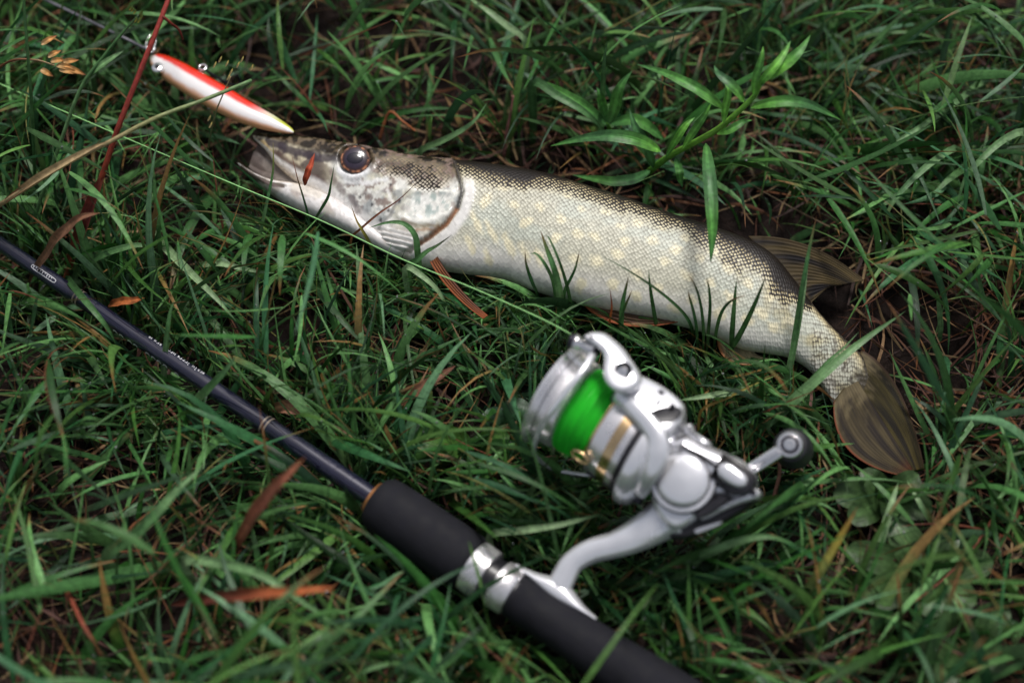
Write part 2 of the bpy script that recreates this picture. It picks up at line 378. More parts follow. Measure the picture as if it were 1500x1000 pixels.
            for (sx, sy, rx, ry) in SPOTS:
                ang = .45; dx = fx - sx; dy = fy - sy
                if sx < 830 and sy > 340:  ang = -.5
                ex = (dx * math.cos(ang) + dy * math.sin(ang)) / rx; ey = (-dx * math.sin(ang) + dy * math.cos(ang)) / ry
                k = smooth(1.25, .55, np.sqrt(ex ** 2 + ey ** 2) + (nz2 - .5) * 1.1)
                c = mixc(c, lin(236, 227, 194), k * .9)
            saddles = .20 * smooth(.45, .7, fbm(fx / 38 + 3, fy / 60, 2)) * smooth(650, 760, fx) + .26 * smooth(1000, 1100, fx) * smooth(1185, 1130, fx)
            back = ca + (nz1 - .5) * .22 + saddles
            bo = .16 + .10 * smooth(-.4, .1, back) + .12 * smooth(.10, .45, back) + .62 * smooth(.48, .72, back)
            bo = bo * (1 - smooth(-.6, -.9, ca))
            bo = np.where(fx > 1185, .30 + .3 * nz1, bo)
            c = mixc(c, lin(210, 194, 148), smooth(.4, .75, back) * .75)
            c = mixc(c, lin(160, 140, 96), smooth(.66, .85, back) * .7); c = mixc(c, lin(26, 19, 14), smooth(.76, .90, back))
            c = mixc(c, lin(70, 58, 52), smooth(1165, 1240, fx) * smooth(.58, .70, nz2) * .8)
            re = np.full(fx.shape, 1.0)
            # ---- head
            hc = lin(222, 221, 214) * np.ones(fx.shape + (1,))
            hc = mixc(hc, lin(186, 180, 152), smooth(.5, .7, nz1) * .6)
            yrel = (1 - ca) / 2                                      # 0 back .. 1 throat
            top = smooth(.33, .20, yrel + (nz2 - .5) * .14)
            hc = mixc(hc, lin(62, 52, 36), top)
            hc = mixc(hc, lin(34, 28, 22), smooth(.20, .12, yrel))
            # snout mottling and the dark stripe through the eye
            sn = smooth(500, 470, fx)
            hc = mixc(hc, lin(196, 180, 140), sn * .7)
            hc = mixc(hc, lin(74, 62, 66), sn * smooth(.50, .60, nz1) * .85)
            d1, _, _ = poly_dist(fx, fy, np.array([(395,212),(430,228),(465,240),(505,243)], float))
            hc = mixc(hc, lin(58, 50, 58), smooth(9, 4, d1 + (nz2 - .5) * 5) * .9)
            d1, _, _ = poly_dist(fx, fy, np.array([(405,228),(425,246),(450,262),(478,276)], float))
            hc = mixc(hc, lin(92, 70, 66), smooth(7, 2, d1 + (nz2 - .5) * 6) * .85)
            d1, _, _ = poly_dist(fx, fy, np.array([(386,212),(404,238),(430,262),(470,284)], float))
            hc = mixc(hc, lin(216, 190, 140), smooth(5, 2, d1) * .9)
            hc = mixc(hc, lin(38, 30, 26), smooth(.22, .12, yrel) * smooth(470, 440, fx))
            hc = mixc(hc, lin(40, 32, 22), smooth(.40, .26, yrel + (nz2 - .5) * .10) * smooth(520, 490, fx))
            hc = mixc(hc, lin(84, 72, 34), smooth(.30, .2, yrel) * smooth(.52, .64, nz1) * .5 * smooth(520, 490, fx))
            # scales behind the eye and on the gill cover
            sc = smooth(26, 12, np.hypot((fx - 583) / 1.6, fy - 256)) + smooth(30, 16, np.hypot((fx - 632) / 1.4, fy - 276))
            sc = np.clip(sc, 0, 1)
            hc = mixc(hc, lin(178, 160, 130), sc * .6); hbo = sc * (.45 + .35 * smooth(.45, .6, nz1))
            hc = mixc(hc, lin(86, 66, 58), smooth(18, 6, np.hypot((fx - 582) / 2.2, fy - 254)) * smooth(.42, .58, nz2))
            hc = mixc(hc, lin(86, 64, 64), smooth(26, 8, np.hypot((fx - 535) / 1.2, fy - 308)) * smooth(.5, .66, nz2) * .8)
            hc = mixc(hc, lin(120, 104, 84), smooth(.34, .22, yrel) * smooth(.48, .60, nz2) * .7)
            hc = mixc(hc, lin(128, 108, 100), smooth(.56, .68, fbm(fx / 9 + 3, fy / 6 + 50, 3)) * smooth(495, 515, fx) * smooth(.78, .6, yrel) * .85)
            hc = mixc(hc, lin(130, 136, 140), smooth(.52, .66, fbm(fx / 12 + 70, fy / 12, 3)) * smooth(500, 520, fx) * smooth(.30, .42, yrel) * .7)
            hc = mixc(hc, lin(232, 232, 234), smooth(36, 26, np.hypot(fx - 523, fy - 243)) * smooth(246, 268, fy + (nz2 - .5) * 16))
            hc = mixc(hc, lin(235, 234, 228), smooth(30, 14, np.hypot((fx - 628) / 1.6, fy - 322)) * .8)
            hc = mixc(hc, lin(233, 230, 227), smooth(.74, .86, yrel))
            def line(pts, w, col, k, jit=3):
                d_, _, _ = poly_dist(fx, fy, np.array(pts, float)); return mixc(hc, col, smooth(w, w * .35, d_ + (nz2 - .5) * jit) * k)
            hc = mixc(hc, lin(140, 160, 156), smooth(30, 10, np.hypot((fx - 630) / 1.5, fy - 316)) * smooth(.46, .60, nz2) * .75)
            hc = line([(588,331),(608,340),(634,341),(664,330)], 4, lin(246, 244, 236), .9)  # highlight painted along the lower gill-cover ridge
            hc = line([(600,293),(630,297),(666,300)], 4, lin(240, 238, 228), .8)  # upper ridge, its highlight also painted into the colour
            hc = line([(592,337),(615,347),(645,347)], 3, lin(150, 128, 100), .6)
            hc = line([(612,352),(640,352),(660,342)], 3, lin(166, 112, 72), .55)
            hc = line([(577,292),(584,312),(574,330),(556,344)], 3.2, lin(120, 118, 118), .65)
            hc = line([(571,292),(578,312),(568,328)], 3.2, lin(244, 242, 238), .7)
            hc = line([(500,262),(512,276),(540,282),(570,276)], 5, lin(240, 240, 240), .7, 6)
            hc = line([(488,262),(500,284),(520,302),(528,320)], 6, lin(112, 92, 92), .6, 10)
            hc = line([(548,256),(575,252),(600,258)], 6, lin(70, 54, 46), .55, 12)
            for qx, qy in ((575,286),(588,310),(572,322),(560,334),(548,312),(603,286),(566,238),(530,300)):
                hc = mixc(hc, lin(48, 44, 50), smooth(3.4, 1.6, np.hypot(fx - qx, fy - qy)) * .85)
            c = c * (1 - head[..., None]) + hc * head[..., None]; bo = bo * (1 - head) + hbo * head; re = re * (1 - head) + head * sc * .6
            # gill slit: dark at the top, rusty lower down, white shoulder just behind
            slit = smooth(4.0, 1.5, np.abs(behind + 0.5)) * (fx > 560) * (fx < 700)
            c = mixc(c, np.where((gt < .42)[..., None], lin(40, 36, 40), lin(150, 98, 62)), slit * np.where(gt > .8, .35, .9))
            sh = smooth(2, 5, behind) * smooth(22, 14, behind) * (fx < 700) * (fx > 575) * smooth(.12, .25, gt)
            c = mixc(c, lin(232, 229, 226), sh * .9); bo = bo * (1 - sh); re = re * (1 - sh) * (1 - .75 * smooth(-.45, -.85, ca) * smooth(1150, 1050, fx))
            tl = np.broadcast_to(np.linspace(0, 1, n)[:, None], fx.shape)
            e_ = smooth(.925, .97, tl + (nz2 - .5) * .06 + (nz1 - .5) * .03)
            c = mixc(c, lin(62, 54, 38), e_); bo = bo * (1 - e_)
            h += head * 1.6 * smooth(-70, -8, behind) * smooth(.0, -3.5, behind) * (fx > 560)
            h -= .8 * slit
            # inner ridge of the gill cover
            d2, s2, _ = poly_dist(fx, fy, np.array([(604,292),(598,312),(588,330),(600,338),(632,340),(660,330)], float))
            h += 1.0 * smooth(9, 1, d2) * head
            d2, s2, _ = poly_dist(fx, fy, np.array([(600,293),(630,298),(664,300)], float))
            h += .7 * smooth(7, 1, d2) * head
            # folds of the gill membrane
            mem = smooth(530, 555, fx) * smooth(650, 620, fx) * smooth(338, 350, fy) * head
            ph = (fy - 340 - (fx - 530) * .28) / 6.2
            h += mem * .5 * np.sin(ph * 2 * math.pi)
            c = mixc(c, lin(186, 176, 164), mem * .55 * smooth(.2, .9, -np.sin(ph * 2 * math.pi)))
            # eye socket, brow
            de = np.hypot(fx - 523, fy - 243)
            h -= 2.2 * smooth(27, 20, de); h += .7 * smooth(36, 29, de) * smooth(22, 27, de)
            h += 1.3 * (nz1 - .5) * head + .5 * (nz2 - .5) * head
        elif kind == 'j':
            c = lin(228, 224, 222) * np.ones(fx.shape + (1,))
            c = mixc(c, lin(196, 186, 168), smooth(.45, .65, nz1) * .6)
            lip = smooth(.60, .92, ca) * smooth(470, 400, fx)
            c = mixc(c, lin(196, 164, 104), lip * .8)
            d1, _, _ = poly_dist(fx, fy, np.array([(354,248),(372,262),(398,276),(418,280)], float))
            c = mixc(c, lin(60, 44, 28), smooth(4.6, 2.0, d1 + (nz2 - .5) * 2) * .9)
            c = mixc(c, lin(160, 140, 140), smooth(.2, -.1, ca) * smooth(-.5, -.2, ca) * smooth(.5, .6, nz1) * .4)
            h += .5 * np.sin((fy - fx * .42) / 9) * smooth(420, 480, fx)
        else:
            c = lin(120, 112, 106) * np.ones(fx.shape + (1,))
            c = mixc(c, lin(92, 82, 78), smooth(.4, .6, nz1))
            c = mixc(c, lin(84, 68, 64), smooth(.4, .9, ca))
            h -= 1.6 * smooth(.9, .2, np.abs(ca))
        v = v + (h * side / 1000)[..., None] * FN
        # girth coordinates in millimetres
        ds = np.linalg.norm(np.diff((v[:, 0] + v[:, seg // 2]) / 2, axis=0), axis=1); s = np.concatenate([[0], np.cumsum(ds)]) * 1000
        vr = np.concatenate([v, v[:, :1]], 1); g = np.cumsum(np.linalg.norm(np.diff(vr, axis=1), axis=2), axis=1) * 1000
        g = np.concatenate([np.zeros((n, 1)), g[:, :-1]], 1)
        g = np.minimum(g, g.max(1, keepdims=True) + 1e-6 - g)
        UV.append(np.stack([np.broadcast_to(s[:, None], g.shape), g], -1).reshape(-1, 2))
        VV.append(v.reshape(-1, 3) - Minv); FF.append(grid_faces(n, seg, True) + off); off += n * seg
        CO.append(c.reshape(-1, 3)); BO.append(bo.ravel()); RE.append(re.ravel())
    mesh('body', np.concatenate(VV), np.concatenate(FF)[:, ::-1].copy(), m, root, colors=np.clip(np.concatenate(CO), 0, 1),
         attrs={'Bord': np.concatenate(BO), 'Rel': np.concatenate(RE), 'Wet': 1 - np.concatenate(RE).clip(0, 1)}, uv=np.concatenate(UV))
    # --- eye
    ec = on_plane(523, 244, at(523, 290, .024), FN) + FN * .0084 - Minv
    Rt = Matrix.Translation(Vector(ec)) @ Vector((0, 0, 1)).rotation_difference(Vector(FN)).to_matrix().to_4x4()
    me_ = mat('eye iris', (.05, .03, .05), .16, 0, spec=.5, coat=.35, attr=True)
    Rr = .0079
    th = np.linspace(0, math.pi / 2, 26); ps = np.linspace(0, 2 * math.pi, 64, endpoint=False)
    rr = np.sin(th) * Rr; zz = np.cos(th) * .0024
    v = np.stack([rr[:, None] * np.cos(ps), rr[:, None] * np.sin(ps), np.broadcast_to(zz[:, None], (26, 64))], -1).reshape(-1, 3)
    q = np.repeat(rr / Rr, 64); pp = np.tile(ps, 26); nn = vnoise(pp * 5, q * 9)
    cc = np.ones((len(q), 3)) * lin(44, 34, 50)
    cc = cc * (1 - smooth(.62, .80, q)[:, None]) + lin(52, 34, 34) * smooth(.62, .80, q)[:, None]
    gk = (smooth(.80, .86, q) * smooth(.99, .93, q))[:, None] * smooth(.25, .8, nn)[:, None]; cc = cc * (1 - gk) + lin(176, 118, 84) * gk
    ek = smooth(.95, .99, q)[:, None]; cc = cc * (1 - ek) + lin(38, 26, 24) * ek
    eye = mesh('eye', v, grid_faces(26, 64, True)[:, ::-1].copy() if False else grid_faces(26, 64, True), me_, root, colors=cc); eye.matrix_local = Rt
    th = np.linspace(0, math.pi / 2, 12); rr = np.sin(th) * .0047; zz = .0016 + np.cos(th) * .0010
    v = np.stack([rr[:, None] * np.cos(ps), rr[:, None] * np.sin(ps) * .86, np.broadcast_to(zz[:, None], (12, 64))], -1).reshape(-1, 3)
    pu = mesh('pupil', v, grid_faces(12, 64, True), mat('pupil black', (.008, .006, .014), .10, 0, coat=.3), eye)
    # --- fins
    mf = bpy.data.materials.new('fin membrane'); mf.use_nodes = True; N, L = mf.node_tree.nodes, mf.node_tree.links
    b = N['Principled BSDF']; b.inputs['Roughness'].default_value = .55; b.inputs['Specular IOR Level'].default_value = .14; b.inputs['Coat Weight'].default_value = .0
    a = N.new('ShaderNodeAttribute'); a.attribute_name = 'Col'; L.new(a.outputs['Color'], b.inputs['Base Color'])
    t = N.new('ShaderNodeBsdfTranslucent'); L.new(a.outputs['Color'], t.inputs['Color'])
    ms = N.new('ShaderNodeMixShader'); ms.inputs[0].default_value = .08; L.new(b.outputs[0], ms.inputs[1]); L.new(t.outputs[0], ms.inputs[2])
    L.new(ms.outputs[0], N['Material Output'].inputs['Surface'])
    def fin(name, r0, r1, z0, z1, zt, rays, pal, thick=.0004, edge=0.0, ruffle=.0006, edge_all=0):
        nu, nt_ = rays * 6 + 1, 40
        tt = np.linspace(0, 1, nt_)
        def quad(p): p = np.array(p, float); m_ = 2 * p[1] - (p[0] + p[2]) / 2; return ((1 - tt) ** 2)[:, None] * p[0] + (2 * tt * (1 - tt))[:, None] * m_ + (tt ** 2)[:, None] * p[2]
        A, B = quad(r0), quad(r1); v = np.zeros((nu, nt_, 3)); c = np.zeros((nu, nt_, 3))
        for i in range(nu):
            w = i / (nu - 1); P = A * (1 - w) + B * w
            ruf = math.sin(w * rays * 2 * math.pi)
            for j in range(nt_):
                # slightly ragged outer margin
                px, py = P[j]
                if j == nt_ - 1: k = .03 * random.random(); px, py = P[j] * (1 - k) + P[j - 3] * k
                z = (z0 * (1 - w) + z1 * w) * (1 - tt[j]) + zt * tt[j]
                v[i, j] = at(px, py, z / 1000) + FN * ruf * ruffle * min(1, tt[j] * 4) * (1 - .5 * tt[j])
            nz = fbm(P[:, 0] / 9, P[:, 1] / 9 + i * .04, 3); nb = fbm(np.full(nt_, w * 9 + px * .013), tt * 1.6 + w * 1.2, 3)
            base = pal[0] * (1 - smooth(.28, .72, nb)[:, None]) + pal[1] * smooth(.28, .72, nb)[:, None]
            if name == 'tail_fin':
                kb = smooth(.30, .02, tt + (nz - .5) * .5)[:, None]; base = base * (1 - kb) + lin(108, 96, 70) * kb
            base = base * (.95 + .06 * (ruf * .5 + .5)) * (.62 + .75 * fbm(np.full(nt_, w * rays * 1.7 + px * .01), tt * 2.2 + 5, 3)[:, None]) * (.85 + .3 * nz[:, None])
            ed = np.maximum(smooth(1 - edge, 1, 1 - w) if edge > 0 else 0, 0) * np.ones(nt_)
            ed = np.maximum(ed, edge_all * smooth(.8, 1, tt)) 
            c[i] = base * (1 - ed[:, None]) + pal[2] * ed[:, None]
        v = v.reshape(-1, 3); n1 = len(v); f = grid_faces(nu, nt_)
        vv = np.concatenate([v + FN * thick, v - FN * thick]) - Minv
        rim = np.concatenate([np.arange(nt_), np.arange(1, nu) * nt_ + nt_ - 1, (nu - 1) * nt_ + np.arange(nt_ - 2, -1, -1), np.arange(nu - 2, 0, -1) * nt_])
        rf = np.stack([rim, np.roll(rim, -1), np.roll(rim, -1) + n1, rim + n1], 1)
        return mesh(name, vv, np.concatenate([f, f[:, ::-1] + n1, rf]), mf, root, colors=np.concatenate([c.reshape(-1, 3)] * 2))
    dk = (lin(44, 38, 34), lin(92, 78, 46), lin(172, 84, 40))
    o = fin('tail_fin', [(1262,512), (1317,572), (1354,686)], [(1240,572), (1292,628), (1334,690)], 13, 12, 9, 14, (lin(26, 22, 15), lin(66, 58, 26), lin(56, 38, 28)), edge=.12, ruffle=.00014)
    o['label'] = 'upper lobe of the tail fin, dark olive with streaks'
    o = fin('tail_fin', [(1221,588), (1248,664), (1342,700)], [(1250,548), (1297,622), (1338,690)], 14, 15, 12, 14, (lin(34, 27, 23), lin(74, 64, 42), lin(112, 56, 32)), edge=.07, edge_all=.4, ruffle=.00014)
    o['label'] = 'lower lobe of the tail fin with an orange edge'
    fin('dorsal_fin', [(1096,346), (1184,360), (1266,411)], [(1186,446), (1196,436), (1214,420)], 26, 18, 16, 16, (lin(28, 26, 28), lin(84, 72, 48), lin(76, 64, 44)), edge=.1, ruffle=.0004)
    fin('pelvic_fin', [(852,444), (915,477), (1008,468)], [(872,436), (935,455), (1004,464)], 15, 22, 22, 5, (lin(86, 66, 56), lin(112, 88, 70), lin(160, 90, 58)), edge=.3)
    fin('pectoral_fin', [(626,376), (659,425), (708,467)], [(640,374), (673,421), (715,462)], 22, 26, 26, 4, (lin(128, 78, 50), lin(98, 66, 54), lin(160, 88, 52)), edge=.2, edge_all=.6, ruffle=.0004)
    fin('anal_fin', [(1050,494), (1070,530), (1126,531)], [(1104,512), (1110,520), (1132,526)], 12, 14, 12, 5, (lin(150, 140, 112), lin(176, 162, 128), lin(170, 110, 70)), edge=.15)
    return root
build_pike()

# ------------------------------------------------------------------ rod
ROD_Z = .022
RA, RB = at(0, 357, ROD_Z), at(940, 997, ROD_Z)
RU = norm(RB - RA); RV = norm(np.cross([0, 0, 1], RU)); RW = np.cross(RU, RV)
def rod_s(px, py):   # distance along the rod axis of the point nearest the pixel's ray
    p = at(px, py, ROD_Z); return float(np.dot(p - RA, RU))
def frame(o, x, y, z):
    return Matrix(((x[0], y[0], z[0], o[0]), (x[1], y[1], z[1], o[1]), (x[2], y[2], z[2], o[2]), (0, 0, 0, 1)))
def build_rod():
    root = thing('fishing_rod', 'dark blue fishing rod with black foam grip lying diagonally across the grass', 'fishing rod', frame(RA, RU, RV, RW))
    s_f0 = rod_s(551, 732); s_f1 = rod_s(690, 827); s_r1 = rod_s(716, 845); s_g = rod_s(728, 853); s_r2 = rod_s(753, 870)
    mb = mat('rod lacquer', (.012, .0115, .032), .2, .2, coat=1.0, var=(40, .25))
    L0 = -.85
    sec = [(L0, .0014), (-.3, .0028), (0, .0037), (s_f0 * .5, .0042), (s_f0 + .004, .0049)]
    lathe('blank', sec, mb, root, seg=40)
    f0 = s_f0
    lathe('fore_grip', [(f0, .0085), (f0 + .0005, .0112), (f0 + .0025, .0128), (f0 + .006, .0134), (f0 + .02, .0137), (s_f1 - .006, .0138), (s_f1 - .002, .0134), (s_f1, .0125)], M_foam, root)
    lathe('winding_check', [(f0 - .0022, .0055), (f0 - .0018, .0082), (f0 - .0004, .0088), (f0 + .0002, .0085)], M_copper, root)
    lathe('lock_ring', [(s_f1 + .0002, .0105), (s_f1 + .0006, .0122), (s_f1 + .002, .0125), (s_r1 - .002, .0122), (s_r1 - .0006, .0120), (s_r1, .010)], M_satin, root)
    lathe('seat_core', [(s_f1 - .001, .0098), (s_r2 + .01, .0100)], M_blackp, root)
    lathe('hood_ring', [(s_g, .0100), (s_g + .0006, .0112), (s_g + .0025, .0114), (s_r2 - .001, .0112), (s_r2, .0104)], M_satin, root)
    e = s_r2 + .0005
    lathe('rear_grip', [(e, .0085), (e + .0008, .0104), (e + .004, .0108), (e + .012, .0106), (e + .03, .0107), (e + .05, .0116), (e + .075, .0134), (e + .11, .0142), (e + .22, .0140), (e + .30, .0138), (e + .306, .012)], M_foam, root)
    for px, py in ((113, 434), (388, 621)):
        s = rod_s(px, py); r = float(np.interp(s, [q[0] for q in sec], [q[1] for q in sec]))
        for d in (0, .0022): lathe('gold_band', [(s + d, r - .0002), (s + d + .0001, r + .00022), (s + d + .0009, r + .00022), (s + d + .001, r - .0002)], M_band, root, seg=40)
    # print on the blank: curved patches hugging the lacquer
    def rad(s): return float(np.interp(s, [q[0] for q in sec], [q[1] for q in sec]))
    def patch(vs, fs, s, ang, quad, off=.00012):
        """quad: 4 (ds, dy mm) corners"""
        i = len(vs)
        for ds, dy in quad:
            ss = s + ds / 1000; r = rad(ss) + off; a_ = ang + dy / 1000 / r
            vs.append((ss, r * math.cos(a_), r * math.sin(a_)))
        fs.append((i, i + 1, i + 2, i + 3))
    camdir = norm(-FWD); a_cam = math.atan2(np.dot(camdir, RW), np.dot(camdir, RV))
    # slanted lettering, seen edge on along the upper side
    vs, fs = [], []; s0, s1 = rod_s(218, 500), rod_s(299, 553); s = s0; rr = random.Random(3)
    while s < s1:
        w = rr.choice((.9, 1.2, 1.5)); h = rr.choice((1.5, 1.5, 2.2))
        kind = rr.randrange(4)
        strokes = {0: [(0, 0, .35, h)], 1: [(0, 0, .3, 1.5), (w * .6, 0, .3, 1.5)], 2: [(0, 0, w, .3), (0, 1.2, w, .3), (0, 0, .3, 1.5)], 3: [(0, 1.2, w, .3), (w * .6, 0, .3, 1.5)]}[kind]
        for x, y, ww, hh in strokes:
            patch(vs, fs, s, a_cam - R(74), [(x + y * .3, y), (x + ww + y * .3, y), (x + ww + (y + hh) * .3, y + hh), (x + (y + hh) * .3, y + hh)])
        s += (w + (.5 if rr.random() < .85 else 1.4)) / 1000
    o = mesh('lettering', vs, fs, M_white, root, smoothed=False); o['label'] = 'small white slanted lettering along the blank'
    # big letters of the maker's mark peeping round the lower side
    vs, fs = [], []
    for px, py in ((172, 483), (182, 488), (194, 497), (203, 502), (221, 514), (230, 519), (238, 525), (247, 531), (264, 543)):
        s = rod_s(px, py); a_ = a_cam + R(52); k = 7
        for j in range(k):
            t0, t1 = math.pi * j / k, math.pi * (j + 1) / k
            q = lambda t, r_: (1.6 * r_ * math.cos(t), -1.7 * r_ * math.sin(t) + 1.2)
            patch(vs, fs, s, a_, [q(t0, 1.0), q(t1, 1.0), q(t1, .62), q(t0, .62)])
    o = mesh('lettering', vs, fs, M_white, root, smoothed=False); o['label'] = 'pale curved letter tops round the lower side of the blank'
    # rounded badge
    vs, fs = [], []; s0, s1 = rod_s(52, 392), rod_s(87, 416); W = (s1 - s0) * 1000; H = 2.4; a_ = a_cam - R(8)
    def rnd(t, ins):
        hw, hh = W / 2 - ins, H / 2 - ins; r = min(hh, 1.2)
        x, y = math.cos(t), math.sin(t); p = 5
        sc_ = (abs(x) ** p + abs(y) ** p) ** (-1 / p); return (W / 2 + x * sc_ * hw, y * sc_ * hh)
    K = 40
    for j in range(K):
        t0, t1 = 2 * math.pi * j / K, 2 * math.pi * (j + 1) / K
        patch(vs, fs, s0, a_, [rnd(t0, 0), rnd(t1, 0), rnd(t1, .32), rnd(t0, .32)])
    for j in range(9):
        x = 1.2 + j * (W - 3) / 9; h = (.9, .5, 1.1, .6, .9, .4, 1.0, .8, .5)[j]
        patch(vs, fs, s0, a_, [(x, -.7), (x + .55, -.7), (x + .55, -.7 + h), (x, -.7 + h)])
        patch(vs, fs, s0, a_, [(x, .55), (x + .9, .55), (x + .9, .72), (x, .72)])
    o = mesh('badge', vs, fs, M_white, root, smoothed=False); o['label'] = 'white rounded badge outline with a small logo'
    return root
build_rod()

# ------------------------------------------------------------------ reel
TC = norm(-FWD - np.dot(-FWD, RU) * RU)           # towards the viewer side plate, square to the rod
E = np.cross(TC, RU); E = E if E[1] > 0 else -E   # from the rod to the reel
rod_pt = RA + RU * rod_s(820, 915)
REEL_O = on_plane(1000, 694, rod_pt, TC)
def L2(px, py, z=0.0):                             # pixel -> local (x, y) in the reel's plane raised by z, metres
    p = on_plane(px, py, REEL_O + TC * z, TC) - REEL_O; return float(p @ RU), float(p @ E)
def Z1(x, y, z=0.0): return L2(750 + x / 2.942, 460 + y / 2.942, z)
def Z8(x, y, z=0.0): return L2(780 + x / 5.0, 480 + y / 5.0, z)
def Z5(x, y): return L2(500 + x / 2.727, 660 + y / 2.727)
def P3(x, y, z): return np.array([x, y, z])
def build_reel():
    hand = np.dot(np.cross(RU, E), TC)
    root = thing('fishing_reel', 'silver spinning reel wound with bright green line, clamped to the rod', 'fishing reel', frame(REEL_O, RU, E, TC))
    mm = .001
    ax = lambda px, py: L2(px, py)[0]
    xl0, xl1, xw0, xw1 = ax(806, 574), ax(826, 586), ax(846, 598), ax(891, 626)
    xg, xs1, xr0, xr1 = ax(917, 643), ax(938, 655), ax(930, 652), ax(980, 683)
    # spool
    sp = lathe('spool', [(xl0, .010), (xl0, .0220), (xl0 + .0008, .0246), (xl0 + .0022, .0253), (xl0 + .0036, .0246), (xl1 - .001, .0225), (xw0 - .0015, .0215), (xw0, .0195),
                         (xw0 + .0005, .0180), (xw1 - .0005, .0180), (xw1, .0212), (xw1 + .0012, .0218), (xg, .0222), (xs1 - .001, .0225), (xs1, .0222), (xs1, .012)], M_satin, root, seg=96)
    # wound line with its layers
    n = 150; xx = np.linspace(xw0 + .0002, xw1 - .0002, n)
    prof = [(xx[0], .0182)] + [(x, .0202 + .00016 * math.sin(i * 2.2) + .0004 * math.sin(i * .045)) for i, x in enumerate(xx)] + [(xx[-1], .0182)]
    mg = mat('green braided line', (.035, .58, .04), .36, 0, var=(500, .35), bump=(2500, .6, .0005))
    nt = mg.node_tree; tcn = nt.nodes.new('ShaderNodeTexCoord'); mp = nt.nodes.new('ShaderNodeMapping'); mp.inputs['Scale'].default_value = (2600, 45, 45); mp.inputs['Rotation'].default_value = (0, 0, .05)
    nt.links.new(tcn.outputs['Object'], mp.inputs['Vector'])
    for nd in [q for q in nt.nodes if q.type == 'TEX_NOISE']:
        nd.inputs['Scale'].default_value = 1.0; nt.links.new(mp.outputs[0], nd.inputs['Vector'])
    lathe('line_winding', prof, mg, sp, seg=96)
    lathe('gold_rim', [(xw1 - .0003, .0205), (xw1 + .0000, .0219), (xw1 + .0007, .0222), (xw1 + .0013, .0216)], M_gold, sp, seg=96)
    lathe('gold_band', [(xg - .0018, .0215), (xg - .0017, .0225), (xg + .0028, .0227), (xg + .0029, .0215)], M_gold, sp, seg=96)
    lathe('lip_groove', [(xl1 - .0030, .0220), (xl1 - .0029, .0236), (xl1 - .0020, .0235), (xl1 - .0019, .0218)], M_dark, sp, seg=96)
    a = np.linspace(0, 2 * math.pi, 40)
    cx, cy = L2(853, 669, .012); rz = math.sqrt(max(.0228 ** 2 - cy ** 2, 1e-6))
    nrm = norm([0, cy, rz]); tg = np.cross(nrm, [1, 0, 0])
    pth = [P3(cx, cy, rz) + np.array([1, 0, 0]) * .0042 * math.cos(t) + tg * .0026 * math.sin(t) + nrm * .0004 for t in a]
    tube('line_clip', pth, .0007, M_gold, sp, seg=8, upref=tuple(nrm))
    lathe('drag_knob', [(xl0 - .003, .004), (xl0 - .0028, .0085), (xl0 - .001, .0098), (xl0 + .001, .010)], M_silver, sp, seg=48)
    # rotor: a cup with two arms
    ro = lathe('rotor', [(xs1 + .0018, .0225), (xs1 + .0018, .0246), (xs1 + .0026, .0258), (xs1 + .0055, .0260), (xs1 + .0085, .0245), (xr1 - .003, .0185), (xr1, .0130), (xr1 + .003, .0125)], M_silver, root, seg=96)
    lathe('rotor_seal', [(xs1 - .0012, .0220), (xs1 - .0010, .0238), (xs1 + .0020, .0240), (xs1 + .0022, .0220)], M_blackp, ro, seg=64)
    lathe('rotor_seal', [(xr1 + .0012, .0100), (xr1 + .0012, .0131), (xr1 + .0042, .0131), (xr1 + .0042, .0100)], M_blackp, ro, seg=64)
    # near arm: a broad curved plate on the upper side; it lies in a plane leaning away from the spool
    def arm_xf(lean, y0, z0):
        def f(v):
            w = v.copy(); dy = v[:, 1] - y0
            w[:, 1] = y0 + dy; w[:, 2] = z0 + v[:, 2] - lean * dy - 9.0 * np.maximum(dy, 0) ** 2 * 1.0; return w
        return f
    ol = [Z1(*p, .020) for p in ((500, 255), (555, 262), (640, 305), (715, 365), (735, 410), (722, 470), (660, 520), (600, 480), (540, 420), (470, 350), (440, 320))]
    y0 = Z1(600, 380, .02)[1]
    pillow('rotor_arm', ol, [(.0012, -.010), (0, -.008), (0, .0015), (.0006, .0026), (.0016, .0031)], M_silver, ro, xf=arm_xf(.55, y0, .0185))
    ol = [Z1(*p, .021) for p in ((592, 430), (640, 404), (712, 398), (730, 425), (704, 462), (632, 466))]
    pillow('arm_slot', ol, [(0, .001), (0, .0037), (.0003, .0040)], M_blackp, ro, xf=arm_xf(.55, y0, .0185))
    # rotor shoulder band sweeping from the pivot round the rim
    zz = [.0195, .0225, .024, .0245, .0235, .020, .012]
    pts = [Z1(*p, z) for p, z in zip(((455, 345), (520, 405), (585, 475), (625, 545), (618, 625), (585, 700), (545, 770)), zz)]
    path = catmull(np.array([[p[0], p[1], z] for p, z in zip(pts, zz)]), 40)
    tube('band_shadow', path - np.array([.0012, .0, .0026]), np.interp(np.linspace(0, 1, 40), [0, .3, .6, 1], [.0048, .0054, .0060, .0042]), M_blackp, ro, seg=14, flat=.6, upref=(0, -.3, 1))  # black tube added as the dark shade outline under the shoulder band
    tube('shoulder_band', path, np.interp(np.linspace(0, 1, 40), [0, .3, .6, 1], [.0040, .0046, .0052, .0034]), M_silver, ro, seg=14, flat=.6, upref=(0, -.3, 1))
    # far balancing arm below
    ol = [Z1(*p, 0) for p in ((330, 690), (400, 735), (500, 800), (560, 820), (560, 770), (500, 740), (420, 700), (350, 668))]
    pillow('rotor_arm', ol, [(.0008, -.004), (0, -.003), (0, .004), (.0008, .0052)], M_dark, ro)
